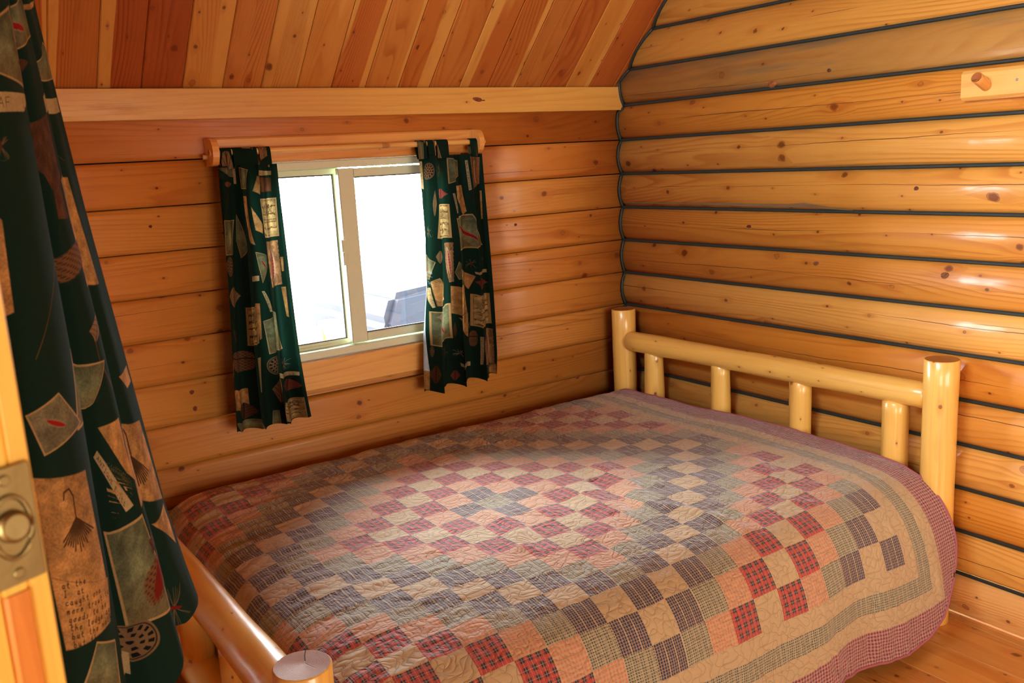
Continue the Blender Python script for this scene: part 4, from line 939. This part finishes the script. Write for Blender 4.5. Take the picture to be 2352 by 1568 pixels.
def raster_print(table, Wp, Hp, seed, ratio):
    """flat print of one panel as a float RGB image; ratio = metres of height per metre of width"""
    yy, xx = np.mgrid[0:Hp, 0:Wp].astype(np.float32)
    img = np.zeros((Hp, Wp, 3), np.float32); img[:] = (0.052, 0.142, 0.105)
    n1 = vnoise(xx * 0.05, yy * 0.05, seed); n2 = vnoise(xx * 0.017 + 9, yy * 0.017, seed + 1); n3 = vnoise(xx * 0.31, yy * 0.31, seed + 2)
    mott = (n1 * 0.5 + n2 * 0.4 + n3 * 0.25)
    def blend(sl, m, c):
        img[sl] = img[sl] * (1 - m[..., None]) + np.array(c, np.float32) * m[..., None]
    def strokes(sl, X, Y, segs, wd, col, al=0.9):
        m = np.zeros(X.shape, np.float32)
        for (x0, y0, x1, y1) in segs:
            L2 = (x1 - x0) ** 2 + (y1 - y0) ** 2 + 1e-6
            t = np.clip(((X - x0) * (x1 - x0) + (Y - y0) * (y1 - y0)) / L2, 0, 1)
            d = np.hypot(X - x0 - t * (x1 - x0), Y - y0 - t * (y1 - y0)); m = np.maximum(m, np.clip(wd + 0.5 - d, 0, 1))
        blend(sl, m * al, col)
    def text(sl, X, Y, O, ex, ey, s, wd, col, al=0.85):
        """baseline origin O, unit vectors ex (reading direction, one letter advance) and ey (letter height)"""
        segs = []
        for i, ch in enumerate(s):
            g = GL.get(ch)
            if not g: continue
            for part in g.split('|'):
                p = [tuple(map(float, q.split(','))) for q in part.split()]
                for (a, b), (c, d) in zip(p[:-1], p[1:]):
                    A0 = O + ex * (i + 0.12 + a * 0.68) + ey * b; A1 = O + ex * (i + 0.12 + c * 0.68) + ey * d
                    segs.append((A0[0], A0[1], A1[0], A1[1]))
        if segs: strokes(sl, X, Y, segs, wd, col, al)
    R = random.Random(seed)
    for kind, pts, arg in table:
        q = np.array([(p[0] * (Wp - 1), p[1] * (Hp - 1)) for p in pts], float)
        c = q.mean(0)
        lo = np.floor(q.min(0) - 6).astype(int); hi = np.ceil(q.max(0) + 6).astype(int)
        x0, y0 = max(lo[0], 0), max(lo[1], 0); x1, y1 = min(hi[0], Wp), min(hi[1], Hp)
        if x1 - x0 < 2 or y1 - y0 < 2: continue
        sl = (slice(y0, y1), slice(x0, x1)); X, Y = xx[sl], yy[sl]; mt = mott[sl]
        if kind == 'rod':
            strokes(sl, X, Y, [(q[i][0], q[i][1], q[i + 1][0], q[i + 1][1]) for i in range(len(q) - 1)], 1.0 if arg != 'k' else 2.2, (0.45, 0.27, 0.12), 0.8); continue
        TL, TR, BR, BL = q[0], q[1], q[2], q[-1]
        # bilinear coordinates by a few Newton steps
        s_ = np.full(X.shape, 0.5, np.float32); t_ = np.full(X.shape, 0.5, np.float32)
        e, f_, g_ = TR - TL, BL - TL, TL - TR + BR - BL
        for _ in range(7):
            px = TL[0] + e[0] * s_ + f_[0] * t_ + g_[0] * s_ * t_ - X; py = TL[1] + e[1] * s_ + f_[1] * t_ + g_[1] * s_ * t_ - Y
            a, b, cc, dd = e[0] + g_[0] * t_, f_[0] + g_[0] * s_, e[1] + g_[1] * t_, f_[1] + g_[1] * s_
            det = a * dd - b * cc; det = np.where(np.abs(det) < 1e-3, 1e-3, det)
            s_ = np.clip(s_ - (dd * px - b * py) / det, -2, 3); t_ = np.clip(t_ - (-cc * px + a * py) / det, -2, 3)
        w_ = (np.hypot(*e) + np.hypot(*(BR - BL))) / 2 + 1e-3; h_ = (np.hypot(*f_) + np.hypot(*(BR - TR))) / 2 + 1e-3
        ed = np.minimum(np.minimum(s_, 1 - s_) * w_, np.minimum(t_, 1 - t_) * h_)       # distance in px to the edge
        ragged = ed + mt * 1.5
        inside = np.clip(ed + 0.5, 0, 1)
        rx, ry = (s_ - 0.5) * 2, (t_ - 0.5) * 2; rr = np.hypot(rx, ry)
        ell = np.clip((1 - rr) * min(w_, h_) * 0.5 + 0.5, 0, 1)
        PAP = np.array((0.62, 0.465, 0.27)); INK = (0.12, 0.07, 0.04)
        if kind in ('paper', 'etch', 'label', 'card', 'stamp', 'brown', 'fishstrip', 'lining'):
            m = inside
            if kind == 'fishstrip': m = np.clip(ed + np.sin(t_ * 60) * 0.8 + 0.5, 0, 1)
            base = {'paper': PAP, 'etch': np.array((0.62, 0.53, 0.34)), 'label': np.array((0.62, 0.54, 0.38)), 'card': np.array((0.30, 0.31, 0.22)), 'stamp': np.array((0.40, 0.38, 0.28)),
                    'brown': np.array((0.30, 0.19, 0.12)), 'fishstrip': np.array((0.50, 0.37, 0.24)), 'lining': np.array((0.72, 0.78, 0.84))}[kind]
            colr = base * (1 + mt[..., None] * (0.30 if kind not in ('label', 'lining') else 0.08))
            if kind == 'card': colr = colr * (1.0 + 0.45 * np.exp(-((s_ - 0.55) ** 2 + (t_ - 0.45) ** 2) * 7))[..., None] + np.array((0.10, 0.02, -0.02)) * np.clip(t_ * 1.2 - 0.5, 0, 1)[..., None]
            img[sl] = img[sl] * (1 - m[..., None]) + colr * m[..., None]
            if kind in ('card', 'stamp', 'etch'):
                bw = max(2.0, min(w_, h_) * 0.045)
                blend(sl, m * np.clip(bw - ed, 0, 1), (0.62, 0.50, 0.32))
                if kind == 'etch': blend(sl, m * np.clip(1 - abs(ed - bw - 2), 0, 1) * 0.7, INK)
            if kind == 'paper': blend(sl, m * np.clip(1.2 - abs(ed - 1.0), 0, 1) * 0.35, (0.28, 0.17, 0.08))
            if kind == 'etch':     # sketched landscape
                k = (np.sin((t_ * 34 + mt * 3)) > 0.72) & (mt > -0.15) | ((np.hypot((s_ - 0.55) / 0.3, (t_ - 0.28) / 0.16) < 1) & (np.sin(s_ * 70 + t_ * 40 + mt * 9) > 0.1))
                k |= (np.abs(t_ - 0.55 - mt * 0.02) < 0.008) | ((np.abs(s_ - 0.5 - 0.03 * np.sin(t_ * 25)) < 0.035) & (t_ > 0.62) & (t_ < 0.88))
                blend(sl, m * k * (ed > bw + 3) * 0.65, INK)
            if kind == 'paper' and arg == 's':
                segs = []
                hx, hy = (TR - TL) / w_, (BL - TL) / h_
                for li in range(int(h_ / 13)):
                    n_ = 22
                    for j in range(n_):
                        if R.random() < 0.18: continue
                        a0 = 0.14 + 0.72 * j / n_; a1 = a0 + 0.72 / n_
                        b0 = (li + 0.9) * 13 / h_ + R.uniform(-3, 3) / h_; b1 = (li + 0.9) * 13 / h_ + R.uniform(-3, 3) / h_
                        P0 = TL + e * a0 + f_ * b0; P1 = TL + e * a1 + f_ * b1
                        if b1 < 0.92: segs.append((*P0, *P1))
                strokes(sl, X, Y, segs, 0.2, INK, 0.55)
            if kind == 'paper' and arg == 'F':   # pen drawing of a hook and hackle
                O = TL + e * 0.52 + f_ * 0.30 + g_ * 0.15; k = min(w_, h_) * 0.011
                segs = [(O[0] - 10 * k, O[1] - 14 * k, O[0] - 8 * k, O[1] - 22 * k), (O[0] - 8 * k, O[1] - 22 * k, O[0], O[1] - 24 * k), (O[0], O[1] - 24 * k, O[0] + 5 * k, O[1] - 14 * k), (O[0] + 5 * k, O[1] - 14 * k, O[0] + 4 * k, O[1] + 14 * k)]
                for j in range(15):
                    a_ = math.radians(-48 + 96 * j / 14); Lh = R.uniform(30, 42) * k
                    segs.append((O[0] + 4 * k, O[1] + 12 * k, O[0] + 4 * k + math.sin(a_) * Lh, O[1] + 12 * k + math.cos(a_) * Lh))
                strokes(sl, X, Y, segs, max(0.5, 1.0 * k), INK, 0.75)
            if kind == 'paper' and arg == 'H':   # handwritten lines
                for li, s in enumerate(('at the', 'I  at', 'caught one', 'more trout today', 'goods to be', 'the lodge again', 'but the nothing', 'but the change')):
                    O = TL + e * 0.10 + f_ * (0.13 + 0.115 * li); ex = e / w_ * 9.5 + np.array((0, -3.0)); ey = np.array((2.0, -13.0))
                    text(sl, X, Y, O, ex, ey, s, 0.75, INK, 0.9)
            if kind == 'label' and arg:
                if h_ > w_ * 1.3: ex, ey, O = (BL - TL) * 0.9 / len(arg), (TR - TL) * 0.50, TL + (BL - TL) * 0.05 + (TR - TL) * 0.25
                else: ex, ey, O = (TR - TL) * 0.9 / len(arg), (TL - BL) * 0.50, BL + (TR - TL) * 0.05 + (TL - BL) * 0.25
                text(sl, X, Y, O, ex, ey, arg, 0.55 if min(w_, h_) > 16 else 0.2, (0.13, 0.09, 0.05), 0.9)
            if kind in ('fishstrip',):
                fm = np.clip((1 - np.hypot((s_ - 0.5 - 0.10 * np.sin(t_ * 3)) / 0.20, (t_ - 0.5) / 0.40)) * w_ * 0.3, 0, 1)
                blend(sl, m * fm, (0.58, 0.52, 0.42)); fm2 = np.clip((1 - np.hypot((s_ - 0.52 - 0.10 * np.sin(t_ * 3)) / 0.11, (t_ - 0.52) / 0.34)) * w_ * 0.3, 0, 1)
                blend(sl, m * fm2 * (0.75 + 0.25 * np.sin(t_ * 90)), (0.55, 0.16, 0.14))
                blend(sl, m * ((np.sin(s_ * 26 + mt * 5) > 0.75) & (fm < 0.1)) * 0.4, (0.22, 0.14, 0.08))
            if (kind in ('card', 'stamp') and arg) or kind == 'stamp':
                th = -0.9; u_ = (s_ - 0.5) * math.cos(th) - (t_ - 0.5) * math.sin(th); v_ = (s_ - 0.5) * math.sin(th) + (t_ - 0.5) * math.cos(th)
                fl, fw = (0.42, 0.085) if arg == 'f' else (0.26, 0.10)
                bodyd = np.hypot(u_ / fl, (v_ - 0.15 * u_ * u_) / (fw * (0.75 + 0.5 * np.clip(u_ + 0.3, 0, 1))))
                fm = np.clip((1 - bodyd) * fw * w_, 0, 1)
                tail = (u_ < -fl * 0.85) & (u_ > -fl * 1.2) & (np.abs(v_) < (-u_ - fl * 0.80) * 0.55)
                blend(sl, m * np.maximum(fm, tail), (0.52, 0.42, 0.33)); blend(sl, m * np.clip((1 - np.hypot(u_ / (fl * 0.9), (v_ - 0.01) / (fw * 0.5))) * fw * w_, 0, 1), (0.55, 0.10, 0.07))
                blend(sl, m * fm * (np.sin(u_ * 90) * np.sin(v_ * 120) > 0.7) * 0.5, (0.12, 0.08, 0.06))
        elif kind == 'reel':
            blend(sl, ell, (0.42, 0.33, 0.22)); blend(sl, ell * (rr < 0.90) * (rr > 0.84) * 0.8, (0.10, 0.08, 0.06))
            an = np.arctan2(ry, rx)
            holes = (np.abs(rr - 0.68) < 0.11) & (np.cos(an * 12) > 0.1) | (np.abs(rr - 0.36) < 0.08) & (np.cos(an * 7) > 0.2) | (rr < 0.10)
            blend(sl, ell * holes, (0.07, 0.06, 0.05))
        elif kind == 'dot': blend(sl, ell, (0.42, 0.27, 0.17))
        elif kind == 'leaf':
            lm = np.clip((1 - np.hypot(rx / (1.02 - 0.55 * np.abs(ry)), ry)) * w_ * 0.4 + 0.3, 0, 1)
            cb_ = {'r': (0.42, 0.20, 0.16), 'b': (0.30, 0.19, 0.12)}.get(arg, (0.48, 0.38, 0.26))
            blend(sl, lm, cb_); blend(sl, lm * (np.abs(rx) < 0.06) * 0.7, INK); blend(sl, lm * (np.sin((ry + np.abs(rx) * 0.7) * 18) > 0.8) * 0.4, INK)
        elif kind == 'basket':
            bm_ = np.clip((1 - (np.abs(rx) ** 2.6 + np.abs(ry * 1.05 - 0.05) ** 2.6)) * 14, 0, 1)
            blend(sl, bm_, (0.40, 0.28, 0.18)); blend(sl, bm_ * (np.sin(rx * 24) * np.sin(ry * 24) > 0.15) * 0.45, (0.16, 0.10, 0.06)); blend(sl, bm_ * (np.abs(ry + 0.2) < 0.05) * 0.8, INK)
        elif kind in ('fishb', 'fishr'):
            fm = np.clip((1 - np.hypot(rx, ry)) * 8, 0, 1)
            blend(sl, fm, (0.42, 0.28, 0.17)); blend(sl, fm * (np.sin(rx * 20) * np.sin(ry * 26) > 0.3) * 0.5, (0.12, 0.08, 0.05))
            if kind == 'fishr': blend(sl, np.clip((1 - np.hypot(rx / 0.5, ry / 0.85)) * 6, 0, 1), (0.40, 0.10, 0.06))
        elif kind == 'fly':
            k = max(w_, h_) * 0.5; segs = []
            for j in range(16):
                a_ = R.uniform(-2.6, -0.5) if j % 2 else R.uniform(0.4, 2.8); Lh = R.uniform(0.45, 0.95) * k
                segs.append((c[0], c[1], c[0] + math.cos(a_) * Lh, c[1] + math.sin(a_) * Lh))
            strokes(sl, X, Y, segs, 0.7, (0.62, 0.56, 0.46) if arg == 'w' else (0.46, 0.34, 0.22), 0.85)
            blend(sl, np.clip((0.38 - np.hypot(rx / 0.45, ry)) * 10, 0, 1), (0.40, 0.08, 0.06) if arg == 'r' else (0.28, 0.17, 0.10))
            hk = [(c[0] + 0.5 * k * math.cos(a_), c[1] + 0.55 * k + 0.35 * k * math.sin(a_)) for a_ in np.linspace(-0.5, 3.2, 9)]
            strokes(sl, X, Y, [(*hk[i], *hk[i + 1]) for i in range(8)], 0.4, (0.5, 0.45, 0.35), 0.6)
    img *= (1 + n3[..., None] * 0.05)
    return np.clip(img, 0.0, 1.0)

def print_mat(name, table, Wp, Hp, seed, transl):
    rgb_ = raster_print(table, Wp, Hp, seed, 1.0)
    im = bpy.data.images.new(name, Wp, Hp, alpha=False, float_buffer=False)
    buf = np.ones((Hp, Wp, 4), np.float32); buf[..., :3] = rgb_[::-1]
    im.pixels.foreach_set(buf.reshape(-1)); im.update(); im.pack()
    n = Nt(name)
    tx = n.new('ShaderNodeTexImage'); tx.image = im; tx.extension = 'EXTEND'
    u, v, _ = n.uv(); n.link(n.xyz(u, 1.0 - v).k, tx.inputs[0])
    col = S(n, tx.outputs[0])
    wv = n.noise(u * 900.0, v * 2200.0, 0.0, 1.0)
    col = n.mix(wv * 0.3, col, n.cmul(col, rgb(0.6, 0.6, 0.6)))
    p = n.principled(col, 0.95, 0.0, 0.3, bump=wv, bump_dist=0.0004)
    p.inputs['Specular IOR Level'].default_value = 0.15
    tb = n.new('ShaderNodeBsdfTranslucent'); n.setin(tb.inputs[0], col)
    mx = n.new('ShaderNodeMixShader'); mx.inputs[0].default_value = transl
    n.link(p.outputs[0], mx.inputs[1]); n.link(tb.outputs[0], mx.inputs[2]); n.link(mx.outputs[0], n.out.inputs[0])
    return n.m

def resample_uv(P, UV):
    return P, UV
matL = print_mat('left_curtain_print', PR_L, 640, 1800, 101, 0.22)
matR = print_mat('right_curtain_print', PR_R, 700, 1800, 202, 0.22)
matB = print_mat('near_curtain_print', PR_B, 900, 2000, 303, 0.05)
def thick_grid(name, P, UV, mat, th=0.0016):
    o = grid_mesh(name, P, UV, mat)
    return o
def tab_strip(parent, x0, x1, mat, u0, u1, z_low=1.612, back=True):
    """loop of cloth over the rod"""
    pts = [(RODY - 0.017, z_low), (RODY - 0.0165, 1.640), (RODY - 0.0145, RODZ)]
    pts += [(RODY - 0.0145 * math.cos(t), RODZ + 0.0145 * math.sin(t)) for t in np.linspace(0.3, PI - 0.3, 8)]
    pts += [(RODY + 0.0145, RODZ), (RODY + 0.006, 1.640), (RODY - 0.006, z_low)]
    n_ = 7; Pg = np.zeros((n_, len(pts), 3)); Ug = np.zeros((n_, len(pts), 2))
    for i in range(n_):
        for j, (y, z) in enumerate(pts):
            Pg[i, j] = (x0 + (x1 - x0) * i / (n_ - 1), y + 0.001 * math.sin(i * 1.3), z); Ug[i, j] = (u0 + (u1 - u0) * i / (n_ - 1), 0.47 - 0.13 * j / len(pts))
    o = grid_mesh('tab', Pg, Ug, mat); o.parent = parent
    return o
P_, U_ = window_panel('L')
curtL = thick_grid('curtain', P_, U_, matL)
tag(curtL, 'short dark green angling print curtain at the left side of the window', 'curtain', 'window curtains')
for (a, b, u0, u1) in ((-1.838, -1.800, 0.05, 0.2), (-1.796, -1.712, 0.30, 0.62), (-1.706, -1.664, 0.70, 0.98)):
    tab_strip(curtL, a, b, matL, u0, u1)
P_, U_ = window_panel('R')
curtR = thick_grid('curtain', P_, U_, matR)
tag(curtR, 'short dark green angling print curtain with pale turned edge, right of the window', 'curtain', 'window curtains')
for (a, b, u0, u1) in ((-1.088, -1.048, 0.02, 0.18), (-1.044, -1.010, 0.22, 0.36), (-1.004, -0.952, 0.42, 0.62), (-0.852, -0.818, 0.80, 0.95)):
    tab_strip(curtR, a, b, matR, u0, u1)
P_, U_ = big_panel(BIG_C, BIG_Z)
big = grid_mesh('curtain', P_, U_, matB)
tag(big, 'long dark green angling print curtain hanging in deep folds nearest the camera, by the door', 'curtain')
r0, r1 = Vector((-2.80, -2.20, 2.045)), Vector((-2.50, -1.66, 2.045))
rod2 = empty('curtain_rod', r1, label='wooden rod on cords above the long near curtain', cat='curtain rod')
pole('dowel', r0 - (r1 - r0) * 0.15, r1 + (r1 - r0) * 0.05, 0.014, 0.014, M['trim'], rod2, (0.78, 0.46, 0.14), n=16, seg=4, irr=0.004)
for t in (0.05, 0.95):
    p = r0.lerp(r1, t); tube('cord', [p, Vector((p.x, p.y, z_at(p.y) - 0.005))], 0.003, M['lining'], rod2, n=6)

# ------------------------------------------------------------------ door standing open beside the camera
door_1 = empty('door_1', (-2.765, -2.698, 0), kind='structure')
e = Vector((-2.765 + 2.79, -2.698 + 3.19, 0)).normalized()       # towards the edge from the room
DW = Vector((-0.42, 0.907, 0)).normalized()                       # the slab runs back to its hinges
DN = Vector((DW.y, -DW.x, 0))                                     # across the thickness, to the right
DT = 0.0345
E0 = Vector((-2.7535, -2.7045, 0)) - DN * DT                       # left corner of the latch edge
def dbox(name, u0, u1, w0, w1, z0, z1, mat, parent=door_1, color=None, ch=0.0015):
    prof = [(ch, 0), (u1 - u0 - ch, 0), (u1 - u0, ch), (u1 - u0, w1 - w0 - ch), (u1 - u0 - ch, w1 - w0), (ch, w1 - w0), (0, w1 - w0 - ch), (0, ch)]
    return extrude(name, prof, E0 + DW * u0 + DN * w0 + Vector((0, 0, z0)), z1 - z0, (0, 0, 1), DW, DN, mat, parent, color)
dbox('slab', 0.002, 0.74, 0.0, DT, 0.01, 2.0, M['beam'], color=(0.84, 0.50, 0.12))
dbox('edge_strip', 0.0, 0.003, 0.0, 0.010, 0.01, 2.0, M['beam'], color=(0.92, 0.62, 0.10))
dbox('edge_strip', -0.0015, 0.003, 0.010, 0.0235, 0.01, 1.405, M['trim'], color=(0.66, 0.24, 0.03))
dbox('edge_strip', 0.0, 0.003, 0.0235, DT, 0.01, 2.0, M['beam'], color=(0.92, 0.62, 0.10))
dbox('edge_strip', 0.0, 0.003, 0.010, 0.0235, 1.405, 2.0, M['beam'], color=(0.92, 0.62, 0.10))
ZL = 1.4395
lp = dbox('latch_plate', -0.004, 0.0, 0.004, 0.0315, ZL - 0.029, ZL + 0.029, M['brass'], ch=0.0012)
lw = (0.004 + 0.0315) / 2
def dpt(u, w, z): return E0 + DW * u + DN * w + Vector((0, 0, z))
ring = [dpt(-0.0045, lw + 0.0095 * math.cos(a), ZL + 0.0155 * math.sin(a)) for a in np.linspace(0, 2 * PI, 25)]
tube('rim', ring, 0.0013, M['brass'], door_1, n=8)
pole('latch_bolt', dpt(0.002, lw, ZL), dpt(-0.009, lw, ZL + 0.001), 0.0082, 0.0078, M['brass'], door_1, n=20, seg=3, irr=0.0, cham=0.002, endmat=M['brass'])
for s in (-1, 1):
    pole('screw', dpt(-0.003, lw, ZL + s * 0.0235), dpt(-0.0052, lw, ZL + s * 0.0235), 0.0030, 0.0028, M['brass'], door_1, n=14, seg=2, irr=0.0, cham=0.0005, endmat=M['brass'])

# ------------------------------------------------------------------ peg rail on the right wall
pr = empty('peg_rail', (-0.03, -1.616, 1.74), label='pine peg rail with round wooden pegs high on the log wall', cat='peg rail')
extrude('rail_board', [(0, 0), (0.088, 0), (0.088, 0.012), (0.078, 0.022), (0.010, 0.022), (0, 0.012)], (-0.022, -1.616, 1.694), 1.0, (0, -1, 0), (0, 0, 1), (-1, 0, 0), M['trim'], pr, (0.80, 0.46, 0.12))
for i in range(4):
    y = -1.693 - i * 0.26
    pole('peg', (-0.040, y, 1.733), (-0.098, y, 1.757), 0.0165, 0.0165, M['trim'], pr, (0.72, 0.34, 0.08), n=20, seg=3, irr=0.004, cham=0.001)
for y in (-1.783, -2.30):
    pole('screw', (-0.043, y, 1.742), (-0.0455, y, 1.742), 0.0042, 0.0038, M['steel'], pr, n=12, seg=2, irr=0.0, cham=0.0004, endmat=M['steel'])

# ------------------------------------------------------------------ outdoors, seen washed out through the panes
ground_o = mesh('ground', [(-30, -30, -0.45), (30, -30, -0.45), (30, 40, -0.45), (-30, 40, -0.45)], [(0, 1, 2, 3)], M['gravel'], None, [((0, 0), (1, 0), (1, 1), (0, 1))])
tag(ground_o, kind='structure')
porch = empty('porch_rail', (-1.1, 1.3, -0.45), label='pale log railing outside seen through the lower left pane', cat='railing')
pole('rail', (-2.9, 1.30, 0.73), (-1.0, 1.30, 0.73), 0.055, 0.055, M['bedlog'], porch, BEDC)
pole('post', (-0.93, 1.30, -0.45), (-0.93, 1.30, 0.80), 0.07, 0.07, M['bedlog'], porch, BEDC)
pole('post', (-2.9, 1.30, -0.45), (-2.9, 1.30, 0.85), 0.07, 0.07, M['bedlog'], porch, BEDC)
def car():
    c = empty('car', (2.75, 4.65, -0.50), label='dark vehicle parked outside seen through the lower right pane', cat='car')
    bm = bmesh.new()
    prof = [(-2.1, 0.35), (-2.15, 0.75), (-2.05, 1.0), (-1.0, 1.08), (-0.45, 1.62), (1.35, 1.66), (1.95, 1.05), (2.1, 0.9), (2.1, 0.35)]
    vs = [[bm.verts.new((x, s * (0.85 if z < 1.2 else 0.68), z)) for x, z in prof] for s in (-1, 1)]
    nn = len(prof)
    for i in range(nn): bm.faces.new((vs[0][i], vs[0][(i + 1) % nn], vs[1][(i + 1) % nn], vs[1][i]))
    bm.faces.new(list(reversed(vs[0]))); bm.faces.new(vs[1])
    bmesh.ops.recalc_face_normals(bm, faces=bm.faces)
    bmesh.ops.bevel(bm, geom=list(bm.edges), offset=0.06, segments=2, affect='EDGES')
    me = bpy.data.meshes.new('body'); bm.to_mesh(me); bm.free(); me.uv_layers.new(name='UVMap'); me.materials.append(M['carpaint'])
    o = bpy.data.objects.new('body', me); C.objects.link(o); o.parent = c
    for x in (-1.35, 1.30):
        for s in (-0.82, 0.82):
            w_ = pole('wheel', c.location + Vector((x, s - 0.1, 0.34)), c.location + Vector((x, s + 0.1, 0.34)), 0.34, 0.34, M['tyre'], c, n=24, seg=3, irr=0, cham=0.03, endmat=M['chrome'])
    tube('bumper', [c.location + Vector(p) for p in ((-2.18, -0.8, 0.5), (-2.26, -0.5, 0.52), (-2.28, 0, 0.52), (-2.26, 0.5, 0.52), (-2.18, 0.8, 0.5))], 0.06, M['chrome'], c, n=10)
    return c
car()
def tree(x, y, h, s):
    t = empty('tree', (x, y, -0.45)); rr_ = random.Random(s)
    pole('trunk', (x, y, -0.45), (x, y, h * 0.8), 0.14, 0.05, M['bedlog'], t, (0.2, 0.12, 0.07), irr=0.05)
    vs, fs = [], []
    for i in range(1400):
        k = rr_.random() ** 0.8; z = 0.5 + k * (h - 0.5); r_ = (1 - k) * h * 0.26 * rr_.uniform(0.3, 1); a = rr_.uniform(0, 6.28)
        cx, cy = x + math.cos(a) * r_, y + math.sin(a) * r_; sz = 0.16; b = len(vs)
        for (dx, dz) in ((0, 0), (sz, -sz * .5), (sz * 1.6, -sz * 1.2), (sz * .4, -sz)):
            vs.append((cx + dx * math.cos(a), cy + dx * math.sin(a), z + dz - 0.45))
        fs.append((b, b + 1, b + 2, b + 3))
    mesh('foliage', [Vector(v) for v in vs] if False else [Vector(v) - t.location for v in vs], fs, M['leaf'], t, [((0, 0), (1, 0), (1, 1), (0, 1))] * len(fs))['kind'] = 'stuff'
    return t
for (x, y, h, s) in ((1.6, 16.0, 7.0, 1), (9.5, 20.0, 8.0, 2)):
    t = tree(x, y, h, s)
    tag(t, 'green conifer far outside behind the left pane' if s == 1 else 'green conifer far outside behind the right pane', 'tree', 'trees outside the window')
